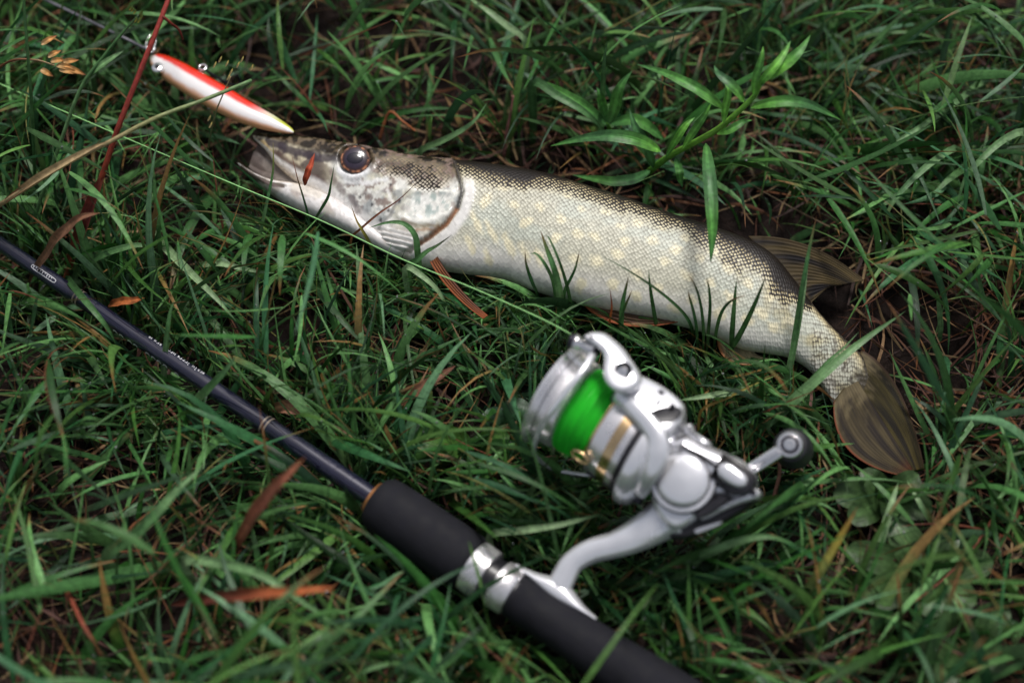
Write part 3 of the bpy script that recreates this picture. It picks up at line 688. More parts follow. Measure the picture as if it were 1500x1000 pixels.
    # bail arm with pivot hole
    ol = [Z8(*p, .027) for p in ((370, 52), (420, 20), (500, 22), (562, 60), (640, 130), (695, 205), (742, 272), (780, 340), (788, 392), (760, 442), (700, 474), (635, 474), (572, 440), (532, 380), (520, 310), (524, 240), (508, 180), (468, 140), (420, 104), (378, 78))]
    yb = Z8(650, 330, .027)[1]
    ba = pillow('bail_arm', ol, [(.0010, -.0035), (0, -.0025), (0, .0016), (.0005, .0028), (.0014, .0036), (.0026, .0039)], M_silver, root, k=5, xf=arm_xf(.35, yb, .0245))
    hx, hy = Z8(665, 312, .028)
    lathe('pivot_screw', [(.0236, .0038), (.0288, .0038), (.0288, .0034), (.0285, .0030), (.0285, .0001)], M_blackp, ba, axis='z', seg=32, center=(hx, hy, 0))
    lathe('pivot_screw', [(.0286, .0025), (.0289, .0022), (.0289, .0001)], M_chrome, ba, axis='z', seg=32, center=(hx, hy - .0010, 0))
    # line roller and bail wire
    rx, ry = Z8(385, 140, .0195)
    d = norm([*(np.array(Z8(440, 178)) - np.array(Z8(322, 128))), -.25 * .012]); d = norm(d)
    ctr = P3(rx, ry, .0195)
    prof = [(-.0062, .0026), (-.0058, .0036), (-.004, .0036), (-.0032, .0029), (.0018, .0029), (.0026, .0036), (.0052, .0037), (.0058, .0024)]
    pth = [ctr + d * t for t, _ in prof]; tube('line_roller', pth, [r for _, r in prof], M_chrome, ba, seg=28)
    tube('roller_collar', [ctr + d * .0032, ctr + d * .0058], [.0040, .0040], M_dark, ba, seg=24)
    tube('roller_collar', [ctr - d * .0080, ctr - d * .0056], [.0030, .0034], M_dark, ba, seg=24)
    wp = [(*Z8(440, 200, .0215), .0215), (*Z8(395, 275, .0255), .0255), (*Z8(330, 362, .0282), .0282), (*Z8(255, 455, .0290), .0290), (*Z8(180, 552, .0282), .0282), (*Z8(108, 650, .0250), .0250), (*Z8(58, 735, .0190), .0190), (*Z8(22, 830, .0110), .0110), (*Z8(8, 920), -.002), (*Z8(50, 990), -.014), (*Z8(150, 1030), -.022), (*Z1(360, 690), -.018)]
    tube('bail_wire', catmull(np.array(wp), 80), np.interp(np.linspace(0, 1, 80), [0, .15, .5, 1], [.0019, .0017, .0014, .0010]), M_silver, ba, seg=12)
    # body
    ol = [Z1(*p, .009) for p in ((668, 528), (700, 500), (760, 520), (840, 562), (930, 600), (1000, 635), (1042, 690), (1040, 752), (1000, 792), (930, 792), (868, 792), (810, 840), (790, 885), (700, 930), (630, 880), (596, 790), (604, 720), (610, 690), (630, 610))]
    bd = pillow('gear_housing', ol, [(.003, -.0125), (.0012, -.0115), (0, -.009), (0, .0055), (.0007, .0082), (.0021, .0098), (.0042, .0106)], M_silver, root)
    # front neck
    xn = ax(984, 686); lathe('neck', [(xn - .009, .0105), (xn - .006, .0118), (xn + .004, .0122), (xn + .006, .0118), (xn + .010, .0110)], M_silver, bd, seg=64)
    # raised spine of the housing and its window
    ol = [Z1(*p, .0135) for p in ((690, 560), (740, 528), (800, 560), (900, 602), (985, 650), (1030, 702), (1022, 758), (960, 772), (900, 742), (850, 700), (800, 640), (720, 610))]
    pillow('spine_cover', ol, [(0, .006), (0, .0112), (.0007, .0130), (.0022, .0142), (.0042, .0147)], M_silver, bd)
    ol = [Z1(*p, .011) for p in ((690, 560), (740, 528), (800, 560), (900, 602), (985, 650), (1030, 702), (1022, 758), (960, 772), (900, 742), (850, 700), (800, 640), (720, 610))]
    pillow('dark_seam', ol, [(-.0008, .006), (-.0008, .0108), (-.0002, .0113)], M_blackp, bd)
    ol = [Z1(*p, .0135) for p in ((850, 700), (900, 740), (950, 775), (1015, 772), (1045, 735), (1040, 690), (1000, 645), (930, 605), (905, 602), (960, 650), (1005, 700), (1000, 735), (950, 738), (905, 712), (860, 690))]
    pillow('dark_inlay', ol, [(0, .004), (0, .0138), (.0004, .0146), (.0008, .0149)], M_blackp, bd, k=4)
    ol = [Z1(*p, .016) for p in ((890, 650), (930, 640), (985, 675), (1012, 705), (1005, 738), (970, 746), (920, 722), (888, 690))]
    pillow('side_window', ol, [(0, .010), (0, .0152), (.0006, .0164), (.0018, .0170)], M_silver, bd)
    ol = [Z1(*p, .010) for p in ((738, 486), (770, 470), (780, 500), (845, 545), (842, 572), (815, 580), (770, 548), (742, 520))]
    pillow('anti_reverse_box', ol, [(.0006, -.004), (0, -.003), (0, .0085), (.0006, .0102), (.0016, .0108)], M_silver, bd, k=4)
    # dark notch and lower guard strips
    ol = [Z1(*p, .0135) for p in ((795, 850), (860, 795), (920, 772), (930, 800), (870, 850), (800, 880))]
    pillow('dark_inlay', ol, [(0, -.006), (0, .0112), (.0006, .0118)], M_blackp, bd, k=4)
    ol = [Z1(*p, .008) for p in ((800, 862), (900, 815), (1000, 772), (1050, 752), (1066, 765), (1055, 792), (980, 815), (900, 850), (820, 885))]
    pillow('guard_strip', ol, [(.001, -.010), (0, -.008), (0, .0075), (.0006, .009), (.0014, .0095)], M_silver, bd, k=4)
    ol = [Z1(*p, .003) for p in ((690, 935), (800, 880), (930, 830), (1050, 795), (1000, 840), (900, 900), (780, 955), (690, 965))]
    pillow('body_guard', ol, [(.001, -.012), (0, -.010), (0, .0030), (.001, .0042)], M_blackp, bd, k=4)
    ol = [Z1(*p, .005) for p in ((785, 925), (840, 905), (905, 888), (900, 908), (850, 930), (795, 948))]
    pillow('guard_strip', ol, [(0, -.004), (0, .0048), (.0005, .0056)], M_chrome, bd, k=4)
    # round side cap
    cx, cy = Z1(733, 712, .015)
    lathe('side_cap', [(.008, .0140), (.0128, .0140), (.0136, .0136), (.0138, .0124), (.0136, .0120), (.0136, .0112)], M_silver, bd, axis='z', center=(cx, cy, 0))
    lathe('cap_groove', [(.0120, .0121), (.01405, .0119), (.01405, .0112), (.012, .0110)], M_blackp, bd, axis='z', center=(cx, cy, 0))
    lathe('cap_groove', [(.0080, .0138), (.0112, .0147), (.0114, .0140)], M_blackp, bd, axis='z', center=(cx, cy, 0))
    lathe('side_cap', [(.010, .0114), (.0146, .0114), (.0156, .0109), (.0166, .0092), (.0174, .0062), (.0180, .0001)], M_silver, bd, axis='z', center=(cx, cy, 0))
    for px, py, z in ((640, 335, .0262), (690, 395, .0225)):
        x_, y_ = Z1(px, py, z); lathe('screw', [(z - .004, .0011), (z, .0011), (z + .0003, .0008), (z + .0003, .0001)], M_dark, ro, axis='z', seg=20, center=(x_, y_, 0))
    for px, py, z in ((632, 800, .0112), (792, 800, .0108), (1040, 770, .0098)):
        x_, y_ = Z1(px, py, z); lathe('screw', [(z - .004, .0013), (z, .0013), (z + .0004, .0010), (z + .0003, .0001)], M_dark, bd, axis='z', seg=20, center=(x_, y_, 0))
    # stem and foot
    sp_ = [(*Z1(715, 865), -.001), (*Z1(650, 885), -.001), (*Z5(1190, 330), -.001), (*Z5(1100, 372), 0), (*Z5(1000, 400), 0), (*Z5(925, 445), 0), (*Z5(885, 510), 0), (*Z5(858, 570), 0)]
    st_ = tube('stem', catmull(np.array(sp_), 50), np.interp(np.linspace(0, 1, 50), [0, .2, .45, .7, 1], [.0105, .0085, .0058, .0052, .0060]), M_silver, root, seg=24, flat=.8)
    fy = .0112 - np.dot(REEL_O - rod_pt, E)      # on the seat
    xa, xb = Z5(690, 465)[0], Z5(1015, 678)[0]; xm = Z5(858, 570)[0]
    n = 40; t = np.linspace(0, 1, n); xs = xa + (xb - xa) * t
    wid = .0052 * np.clip(np.sin(np.clip(t, .03, .97) * math.pi), 0, 1) ** .45; hgt = .0008 + .0042 * np.exp(-((xs - xm) / .010) ** 2) + .0012 * np.sin(t * math.pi)
    aa = np.linspace(0, 2 * math.pi, 20, endpoint=False); v = []
    for x, w, h in zip(xs, wid, hgt):
        for q in aa: v.append((x, fy + h * math.sin(q) * (1 if math.sin(q) > 0 else .6), w * math.cos(q)))
    f = [tuple(q) for q in grid_faces(n, 20, True)]; f.append(tuple(range(20))[::-1]); f.append(tuple(range((n - 1) * 20, n * 20)))
    mesh('foot', v, f, M_silver, st_)
    # handle folded under the far side
    hp = [(*L2(1000, 700, -.02), -.020), (*L2(1040, 706, -.02), -.020), (*L2(1075, 700, -.018), -.018), (*L2(1105, 684, -.0165), -.0165), (*L2(1130, 668, -.0155), -.0155), (*L2(1157, 651, -.015), -.015)]
    ha = tube('handle_arm', catmull(np.array(hp), 50), np.interp(np.linspace(0, 1, 50), [0, .5, 1], [.0046, .0031, .0029]), M_chrome, root, seg=16, flat=.55)
    kx, ky = L2(1157, 651, -.013)
    lathe('handle_shaft', [(-.024, .0055), (-.010, .0060)], M_dark, ha, axis='z', center=(*L2(1000, 700, -.02), 0))
    lathe('handle_end', [(-.0180, .0040), (-.0178, .0058), (-.0128, .0059), (-.0120, .0055), (-.0119, .0042), (-.0124, .0038)], M_chrome, ha, axis='z', center=(kx, ky, 0))
    lathe('end_recess', [(-.0130, .0040), (-.01225, .0039), (-.01225, .0001)], M_dark, ha, axis='z', center=(kx, ky, 0))
    lathe('end_rivet', [(-.0126, .0030), (-.0118, .0027), (-.0116, .0014), (-.0118, .0001)], M_chrome, ha, axis='z', center=(kx, ky, 0))
    lathe('knob', [(-.0560, .004), (-.0558, .0062), (-.0525, .0082), (-.042, .0090), (-.028, .0086), (-.0225, .0078), (-.0190, .0070), (-.0180, .004)], M_rubber, ha, axis='z', center=(kx, ky, 0))
    return root
build_reel()

# ------------------------------------------------------------------ lure and wire leader
def build_lure():
    pts = [(222, 84, 34), (228, 88, 34), (240, 96, 34), (260, 108, 34), (290, 126, 34), (325, 146, 34), (360, 165, 34), (395, 180, 33), (420, 190, 32), (430, 194, 32)]
    rad = [.0012, .0038, .0056, .0065, .0070, .0069, .0060, .0044, .0022, .0006]
    o0 = at(222, 84, .034)
    root = thing('fishing_lure', 'white hard bait fishing lure with a red back hanging at the jaws', 'fishing lure', Matrix.Translation(Vector(o0)))
    P = catmull(np.array([at(*q[:2], q[2] / 1000) for q in pts]), 90) - o0; r = np.interp(np.linspace(0, 1, 90), np.linspace(0, 1, 10), rad)
    T = norm(P[-1] - P[0]); S = norm(np.cross(T, [0, 0, 1])); S = S if S[1] > 0 else -S; W = np.cross(S, T); W = W if W[2] > 0 else -W
    seg = 48; a = np.linspace(0, 2 * math.pi, seg, endpoint=False)
    v = P[:, None] + r[:, None, None] * (1.12 * np.cos(a)[None, :, None] * S + .8 * np.sin(a)[None, :, None] * W)
    t = np.linspace(0, 1, 90)[:, None]; k = np.broadcast_to(np.cos(a), (90, seg)); c = np.ones((90, seg, 3)) * lin(236, 232, 232)
    mix = lambda c, col, w: c * (1 - w[..., None]) + col * w[..., None]
    nz = fbm(t * 30 + 0 * k, k * 3 + 9, 3)
    c = mix(c, lin(214, 140, 70), smooth(-.55, -.9, k + (nz - .5) * .2) * .85)
    c = mix(c, lin(222, 205, 150), smooth(.80, .95, t + 0 * k) * smooth(-.2, .4, k))
    c = mix(c, lin(222, 42, 14), smooth(-.02, .22, k + (nz - .5) * .12) * smooth(.80, .66, t + 0 * k) * smooth(.03, .06, t + 0 * k))
    c = mix(c, lin(190, 196, 60), smooth(.1, .4, k) * smooth(.70, .86, t + 0 * k))
    c = mix(c, lin(226, 206, 176), smooth(.13, .08, t + 0 * k) * smooth(.5, .2, k) * .6)
    f = [tuple(q) for q in grid_faces(90, seg, True)]
    m = mat('lure lacquer', (.8, .8, .8), .18, 0, coat=.8, attr=True, bump=(300, .05, .0004))
    mesh('body', v.reshape(-1, 3), f, m, root, colors=c.reshape(-1, 3))
    e = at(231, 100, .0385) - o0; eye = tube('eye', [e - W * .003, e + W * .0006, e + W * .0012], [.0034, .0034, .0028], M_chrome, root, seg=28, upref=tuple(S))
    tube('pupil', [e, e + W * .0017], [.0014, .0012], M_blackp, eye, seg=20, upref=tuple(S))
    def ring(name, c0, rr, w, mt, nrm):
        n_ = norm(nrm); u = norm(np.cross(n_, [.3, .2, 1])); q = np.cross(n_, u)
        return tube(name, [c0 + rr * (math.cos(x) * u + math.sin(x) * q) for x in np.linspace(0, 2 * math.pi, 30)], w, mt, root, seg=8, upref=tuple(n_))
    ring('nose_ring', at(221, 72, .036) - o0, .0022, .0005, M_chrome, W)
    tube('snap_link', catmull(np.array([at(x, y, z / 1000) - o0 for x, y, z in ((222, 78, 36), (214, 68, 36), (220, 52, 36), (228, 60, 36), (224, 74, 36))]), 30), .0005, M_chrome, root, seg=8)
    ring('hook_hanger', at(297, 99, .034) - o0, .0019, .0006, M_chrome, W)
    hk = tube('hook', catmull(np.array([at(x, y, z / 1000) - o0 for x, y, z in ((298, 100, 33), (312, 110, 28), (334, 122, 22), (348, 126, 18), (352, 117, 20), (345, 110, 24))]), 50), .0007, M_dark, root, seg=8)
    return root
build_lure()
ml = mat('leader wire', (.20, .19, .22), .4, .6, var=(200, .2))
tag(tube('wire_leader', catmull(np.array([at(x, y, z / 1000) for x, y, z in ((214, 72, 36), (170, 50, 38), (100, 16, 38), (60, -3, 37), (-40, -50, 32), (-160, -110, 20))]), 60), .0008, ml, seg=10),
    'grey twisted wire leader running from the lure to the upper left corner', 'leader')
mline = mat('pale green line', (.30, .62, .22), .45, 0, var=(300, .15))
tag(tube('fishing_line', catmull(np.array([at(x, y, z / 1000) for x, y, z in ((-120, 66, 44), (0, 123, 47), (100, 166, 49), (200, 209, 50), (345, 271, 51), (470, 323, 52), (590, 380, 54), (700, 425, 57), (800, 470, 62), (858, 502, 67))]), 120), .00030, mline, seg=8),
    'thin pale green fishing line stretched from the reel past the jaws', 'fishing line')

# ------------------------------------------------------------------ grass
def in_poly(x, y, P):
    P = np.asarray(P, float); ins = np.zeros(x.shape, bool); j = len(P) - 1
    for i in range(len(P)):
        xi, yi = P[i]; xj, yj = P[j]
        c = ((yi > y) != (yj > y)) & (x < (xj - xi) * (y - yi) / (yj - yi + 1e-12) + xi); ins ^= c; j = i
    return ins
FISH_POLY = [(345,236)] + [tuple(r[:2]) for r in BODY[:18]] + [(1150,346),(1210,366),(1266,410),(1200,445)] + [tuple(r[:2]) for r in BODY[20:24]] + [(1310,560),(1340,620),(1356,688),(1340,702),(1262,682),(1236,640)] + \
            [tuple(r[2:4]) for r in BODY[:5:-1]] + [tuple(r[2:4]) for r in LJAW[6::-1]]
ROD_POLY = [(-60,298),(0,338),(545,704),(575,694),(715,788),(760,826),(880,902),(1030,1010),(1200,1120),(1100,1220),(850,1000),(700,875),(640,842),(530,762),(530,745),(0,382),(-60,342)]
REEL_POLY = [(776,620),(800,545),(838,505),(845,482),(900,485),(945,545),(1000,590),(1040,650),(1100,672),(1145,632),(1180,640),(1192,680),(1150,690),(1112,735),(1060,765),(985,795),(890,835),(870,905),(750,835),(815,840),(845,800),(930,765),(940,745),(850,690),(800,665)]
PEC_POLY = [(615,372),(645,372),(722,460),(708,474),(650,430)]
WEED_POLY = [(800,200),(930,84),(1050,90),(1120,60),(1195,40),(1240,180),(1110,190),(1055,220),(1050,385),(1030,385),(1026,240),(950,250)]
LURE_POLY = [(214,60),(240,66),(300,98),(350,135),(430,188),(425,200),(380,190),(310,165),(240,130),(216,100)]
def fish_inside(P):
    """points inside the fish's own volume (slightly swollen)"""
    c = np.array([q[0] for q in FISH_CEN[::8]]); a = np.array([q[1] for q in FISH_CEN[::8]]); b = np.array([q[2] for q in FISH_CEN[::8]])
    out = np.zeros(len(P), bool)
    near = (P[:, 0] > c[:, 0].min() - .04) & (P[:, 0] < c[:, 0].max() + .04) & (P[:, 1] > c[:, 1].min() - .05) & (P[:, 1] < c[:, 1].max() + .05) & (P[:, 2] < .06)
    idx = np.nonzero(near)[0]
    for k in range(0, len(idx), 20000):
        ii = idx[k:k + 20000]; d = P[ii][:, None] - c[None]; w = d @ FN; r2 = (d ** 2).sum(-1); a2 = r2 - w ** 2
        out[ii] = ((a2 / (a + .0015) ** 2 + (w / (b + .0015)) ** 2) < 1).any(1)
    return out
def blade_geo(base, az, el0, el1, Ln, W, n, drift, roll, pw=1.0, fold=.25):
    """N curved blades -> centre points (N,n+1,3) and verts (N,n+1,3,3)"""
    t = np.linspace(0, 1, n + 1)
    tm = (t[:-1] + t[1:]) / 2
    el = el0[:, None] + (el1 - el0)[:, None] * tm[None] ** 1.3
    aa = az[:, None] + drift[:, None] * tm[None]
    step = np.stack([np.cos(el) * np.cos(aa), np.cos(el) * np.sin(aa), np.sin(el)], -1) * (Ln / n)[:, None, None]
    P = np.concatenate([base[:, None], base[:, None] + np.cumsum(step, 1)], 1)
    T = np.gradient(P, axis=1); T /= np.linalg.norm(T, axis=2)[..., None] + 1e-9
    a2 = np.concatenate([aa[:, :1], aa], 1)
    S0 = np.stack([-np.sin(a2), np.cos(a2), 0 * a2], -1); U0 = np.cross(T, S0)
    ro = roll[:, None, None] * (0.4 + t[None, :, None]); S = S0 * np.cos(ro) + U0 * np.sin(ro); Nn = np.cross(S, T)
    prof = np.minimum(1, .45 + 2.2 * t) * (1 - t ** 2.4) ** .85; prof[-1] = .03
    w = (W[:, None] * prof[None])[..., None] * .5
    v = np.stack([P - S * w - Nn * w * -fold, P, P + S * w - Nn * w * -fold], 2)
    return P, v
GREENS = [lin(112, 154, 96), lin(90, 136, 80), lin(66, 108, 58), lin(54, 100, 62), lin(78, 118, 56), lin(48, 84, 50), lin(98, 132, 70), lin(58, 104, 48), lin(68, 112, 80), lin(110, 144, 112)]
GREENS = [g * np.array([.88, 1.04, .88]) for g in GREENS]
DRYS = [lin(150, 116, 80), lin(122, 76, 56), lin(136, 84, 50), lin(104, 70, 62), lin(168, 140, 100), lin(96, 60, 48)]
def density(x, y):
    d = smooth(.30, .62, fbm(x * 9 + 3, y * 9 + 8, 3)) * .85 + .20
    for px, py, r, k in ((1370, 450, .055, .85), (1300, 560, .045, .8), (1190, 800, .04, .85), (1240, 600, .035, .7), (1440, 560, .04, .6), (1420, 900, .05, .55), (640, 110, .07, .55), (1420, 80, .08, .5), (1000, 60, .06, .3), (470, 640, .03, .3), (1345, 830, .035, .75), (1295, 722, .025, .6), (690, 650, .02, .6)):
        c = at(px, py, 0); d = d * (1 - k * smooth(r, r * .4, np.hypot(x - c[0], y - c[1])))
    return d
G_V, G_F, G_C, G_U = [], [], [], []
DEW = []
def clear(P, n):
    N = len(P); keep = np.ones(N, bool)
    if N == 0: return keep
    flat = P.reshape(-1, 3); x, y = project(flat); x = x.reshape(N, -1); y = y.reshape(N, -1)
    fi = in_poly(x, y, FISH_POLY); inside = fish_inside(flat).reshape(N, -1).any(1)
    tips = fi.sum(1) <= max(1, n // 4)
    keep &= (~fi.any(1) | (tips & ~fi[:, 0] & (y[:, 0] > 300) & (x[:, 0] < 1140) & (rng.random(N) < .40)) | (P[..., 2].max(1) < .009)) & ~inside
    xm = (x[:, 1:] + x[:, :-1]) / 2; ym = (y[:, 1:] + y[:, :-1]) / 2
    x2 = np.concatenate([x, xm], 1); y2 = np.concatenate([y, ym], 1)
    z2 = np.concatenate([P[..., 2], (P[:, 1:, 2] + P[:, :-1, 2]) / 2], 1)
    hr = in_poly(x2, y2, ROD_POLY); low = z2 < .007; high = z2 > .038
    keep &= ~(hr & ~low & ~high).any(1); keep &= ~(hr & high).any(1) | (rng.random(N) < .10)
    keep &= ~(in_poly(x2, y2, REEL_POLY) & (z2 > .012)).any(1)
    keep &= ~(in_poly(x2, y2, LURE_POLY) & (z2 > .022)).any(1) | (rng.random(N) < .05)
    keep &= ~(in_poly(x2, y2, PEC_POLY) & (z2 > .018)).any(1)
    keep &= ~(in_poly(x2, y2, WEED_POLY) & (z2 > .03)).any(1) | (rng.random(N) < .15)
    return keep
def add_blades(nclump, ext, lo, hi, kind, n, hole=0.0, keep_masks=True, zone=None):
    cx = rng.uniform(-ext[0], ext[0], nclump); cy = rng.uniform(ext[2], ext[1], nclump)
    if zone is not None: cx, cy = zone; nclump = len(cx)
    ok = (rng.random(nclump) < density(cx, cy)) & ((np.maximum(abs(cx), abs(cy)) > hole) if hole else True)
    cx, cy = cx[ok], cy[ok]; m = len(cx)
    per = rng.integers(lo, hi + 1, m); idx = np.repeat(np.arange(m), per); N = len(idx)
    cl_az = rng.uniform(0, 2 * math.pi, m)
    if kind == 'broad':
        base = np.column_stack([cx[idx] + rng.normal(0, .004, N), cy[idx] + rng.normal(0, .004, N), np.full(N, -.004)])
        az = cl_az[idx] + rng.normal(0, 1.0, N); el0 = R(1) * rng.uniform(35, 85, N); el1 = R(1) * rng.uniform(-35, 42, N)
        Ln = rng.gamma(9, .0068, N).clip(.028, .115); W = (.0012 + .0034 * rng.random(N) ** 1.3) * (.7 + Ln / .12); drift = rng.normal(0, .35, N); roll = rng.normal(0, .7, N)
    elif kind == 'fine':
        base = np.column_stack([cx[idx] + rng.normal(0, .006, N), cy[idx] + rng.normal(0, .006, N), np.full(N, -.004)])
        az = cl_az[idx] + rng.normal(0, 1.5, N); el0 = R(1) * rng.uniform(40, 90, N); el1 = R(1) * rng.uniform(-10, 65, N)
        Ln = rng.gamma(8, .0058, N).clip(.018, .09); W = rng.uniform(.0009, .0022, N); drift = rng.normal(0, .5, N); roll = rng.normal(0, .8, N)
    else:   # dead litter lying low
        base = np.column_stack([cx[idx] + rng.normal(0, .01, N), cy[idx] + rng.normal(0, .01, N), rng.uniform(.000, .010, N)])
        az = rng.uniform(0, 2 * math.pi, N); el0 = R(1) * rng.uniform(-5, 25, N); el1 = R(1) * rng.uniform(-30, 20, N)
        Ln = rng.gamma(5, .009, N).clip(.015, .10); W = rng.uniform(.0005, .0022, N); drift = rng.normal(0, .8, N); roll = rng.normal(0, .8, N)
    P, v = blade_geo(base, az, el0, el1, Ln, W, n, drift, roll)
    keep = np.ones(N, bool)
    if keep_masks:
        # nothing grows through the things lying here, and few blades stand over them; a blade in the way is re-grown shorter
        keep = clear(P, n)
        for trial in range(4):
            b_ = np.nonzero(~keep)[0]
            Ln[b_] *= .72; az[b_] = az[b_] + rng.normal(0, 1.2, len(b_)); W[b_] *= .92
            if trial > 1: el1[b_] = np.minimum(el1[b_], .2); el0[b_] = np.minimum(el0[b_], .8)
            p2, v2 = blade_geo(base[b_], az[b_], el0[b_], el1[b_], Ln[b_], W[b_], n, drift[b_], roll[b_])
            P[b_] = p2; v[b_] = v2; keep[b_] = clear(p2, n)
    idx = idx[keep]; P, v = P[keep], v[keep]; N = len(P); W = W[keep]
    if kind == 'dry':
        ci = rng.integers(0, len(DRYS), N); col = np.array(DRYS)[ci] * rng.uniform(.2, .8, N)[:, None]
        c = np.broadcast_to(col[:, None, None], v.shape).copy()
    else:
        ci = (rng.integers(0, len(GREENS), m)[idx] * (rng.random(N) < .6) + rng.integers(0, len(GREENS), N) * (rng.random(N) < .4)) % len(GREENS)
        col = np.array(GREENS)[ci] * (.2 + .75 * rng.random(N) ** 1.3)[:, None]
        c = np.broadcast_to(col[:, None, None], v.shape).copy()
        t = np.linspace(0, 1, n + 1)
        lowk = smooth(.25, 0, t)[None, :, None, None] * .5; c = c * (1 - lowk) + lin(120, 112, 84) * .8 * lowk
        tip = (rng.random(N) < .22)[:, None, None, None] * smooth(.72, .96, t)[None, :, None, None]; c = c * (1 - tip) + lin(132, 84, 52) * tip
        yel = (rng.random(N) < .03)[:, None, None, None] * smooth(.25, .7, t)[None, :, None, None]; c = c * (1 - yel) + lin(134, 104, 60) * yel
        c[:, :, 1] *= 1.18
        if keep_masks and kind == 'broad':
            sel = rng.random(N) < .30
            for k_ in range(3):
                tt = rng.integers(2, n, N); fr = rng.uniform(-.8, .8, N)
                p = v[np.arange(N), tt, 1]; q = np.where((fr > 0)[:, None], v[np.arange(N), tt, 2], v[np.arange(N), tt, 0])
                DEW.append((p + (q - p) * np.abs(fr)[:, None])[sel])
    return pack(v, c, n)
def add_culms(num, ext, n=10):
    """creeping stems that carry short side blades at their nodes"""
    x = rng.uniform(-ext[0], ext[0], num); y = rng.uniform(ext[2], ext[1], num); ok = rng.random(num) < density(x, y); x, y = x[ok], y[ok]; N = len(x)
    base = np.column_stack([x, y, np.full(N, 0.0)]); az = rng.uniform(0, 2 * math.pi, N)
    el0 = R(1) * rng.uniform(15, 75, N); el1 = R(1) * rng.uniform(-15, 45, N); Ln = rng.uniform(.05, .13, N); W = rng.uniform(.0010, .0016, N)
    P, v = blade_geo(base, az, el0, el1, Ln, W, n, rng.normal(0, .4, N), rng.normal(0, .3, N), fold=.9)
    k = clear(P, n); P, v, az, Ln = P[k], v[k], az[k], Ln[k]; N = len(P)
    hue = rng.random(N); sc_ = np.where((hue < .25)[:, None], lin(128, 74, 56), np.where((hue < .5)[:, None], lin(122, 122, 70), lin(84, 112, 62))) * rng.uniform(.6, 1.1, N)[:, None]
    out = [pack(v, np.broadcast_to(sc_[:, None, None], v.shape), n)]
    for node in (3, 5, 7, 9, 10):
        m = len(P); sel = rng.random(m) < .85; p = P[sel, node]; a0 = az[sel] + rng.choice([-1, 1], sel.sum()) * rng.uniform(.15, 1.0, sel.sum()); q = len(p)
        e0 = R(1) * rng.uniform(5, 60, q); e1 = R(1) * rng.uniform(-50, 30, q); L_ = rng.uniform(.025, .075, q); w = rng.uniform(.0020, .0042, q)
        P2, v2 = blade_geo(p, a0, e0, e1, L_, w, 8, rng.normal(0, .3, q), rng.normal(0, .6, q)); kk = clear(P2, 8) & (P2[..., 2].min(1) > -.003)
        v2 = v2[kk]; q = len(v2); col = np.array(GREENS)[rng.integers(0, len(GREENS), q)] * (.3 + .75 * rng.random(q) ** 1.2)[:, None]
        c = np.broadcast_to(col[:, None, None], v2.shape).copy(); t = np.linspace(0, 1, 9)
        tip = (rng.random(q) < .3)[:, None, None, None] * smooth(.75, .96, t)[None, :, None, None]; c = c * (1 - tip) + lin(132, 84, 52) * tip; c[:, :, 1] *= 1.18
        out.append(pack(v2, c, 8))
        DEW.append(v2[rng.random(q) < .5][:, 4, 1])
    return out
def pack(v, c, n):
    N = len(v); st_ = np.zeros((N, n + 1, 3, 2)); st_[..., 0] = np.linspace(0, 1, n + 1)[None, :, None] + rng.random(N)[:, None, None] * 50
    st_[..., 1] = np.array([0, .5, 1])[None, None] + rng.random(N)[:, None, None] * 30
    g = grid_faces(n + 1, 3); f = (np.arange(N) * (n + 1) * 3)[:, None, None] + g[None]
    return v.reshape(-1, 3), f.reshape(-1, 4), np.asarray(c).reshape(-1, 3), st_.reshape(-1, 2)
def join(name, parts, m, label):
    off = 0; V_, F_, C_, U_ = [], [], [], []
    for v, f, c, u in parts:
        V_.append(v); F_.append(f + off); C_.append(c); U_.append(u); off += len(v)
    o = mesh(name, np.concatenate(V_), np.concatenate(F_), m, colors=np.concatenate(C_), uv=np.concatenate(U_))
    return tag(o, label, None, kind='stuff')
EXT = (.52, .62, -.42)
def along(pts, num, spread):
    Q = catmull(np.array([at(x, y, 0)[:2] for x, y in pts]), num); return Q[:, 0] + rng.normal(0, spread, num), Q[:, 1] + rng.normal(0, spread, num)
Z_BELLY = along([(400,330),(520,385),(640,430),(760,450),(860,480),(980,510),(1060,545),(1110,560)], 420, .010)
Z_REEL = along([(770,640),(790,560),(830,500),(930,510),(1010,570),(1080,620),(1150,610),(1200,680),(1130,770),(1040,800),(930,850),(860,880),(800,790),(870,740),(780,690)], 760, .014)
Z_BARE = along([(1290,440),(1340,470),(1390,450),(1440,520),(1380,570),(1310,560),(1240,600),(1190,790),(1210,840),(1430,880)], 260, .022)
Z_ROD = along([(0,330),(200,470),(400,600),(540,690),(700,770),(800,800),(760,930),(560,800),(400,690),(200,540),(0,400)], 620, .010)
join('grass', add_culms(1500, EXT) + [add_blades(3600, EXT, 2, 5, 'broad', 8), add_blades(4800, EXT, 2, 6, 'fine', 6),
               add_blades(0, EXT, 3, 6, 'fine', 6, zone=Z_BELLY), add_blades(0, EXT, 2, 5, 'fine', 6, zone=Z_REEL), add_blades(0, EXT, 1, 3, 'broad', 8, zone=Z_REEL), add_blades(0, EXT, 2, 4, 'fine', 6, zone=Z_ROD), add_blades(0, EXT, 1, 2, 'broad', 8, zone=Z_ROD),
               add_blades(5200, (2.0, 2.2, -1.6), 2, 5, 'broad', 5, hole=.5, keep_masks=False),
               add_blades(6000, (6, 6, -6), 3, 5, 'broad', 3, hole=1.7, keep_masks=False)], M_leaf, 'short damp green grass covering the ground')
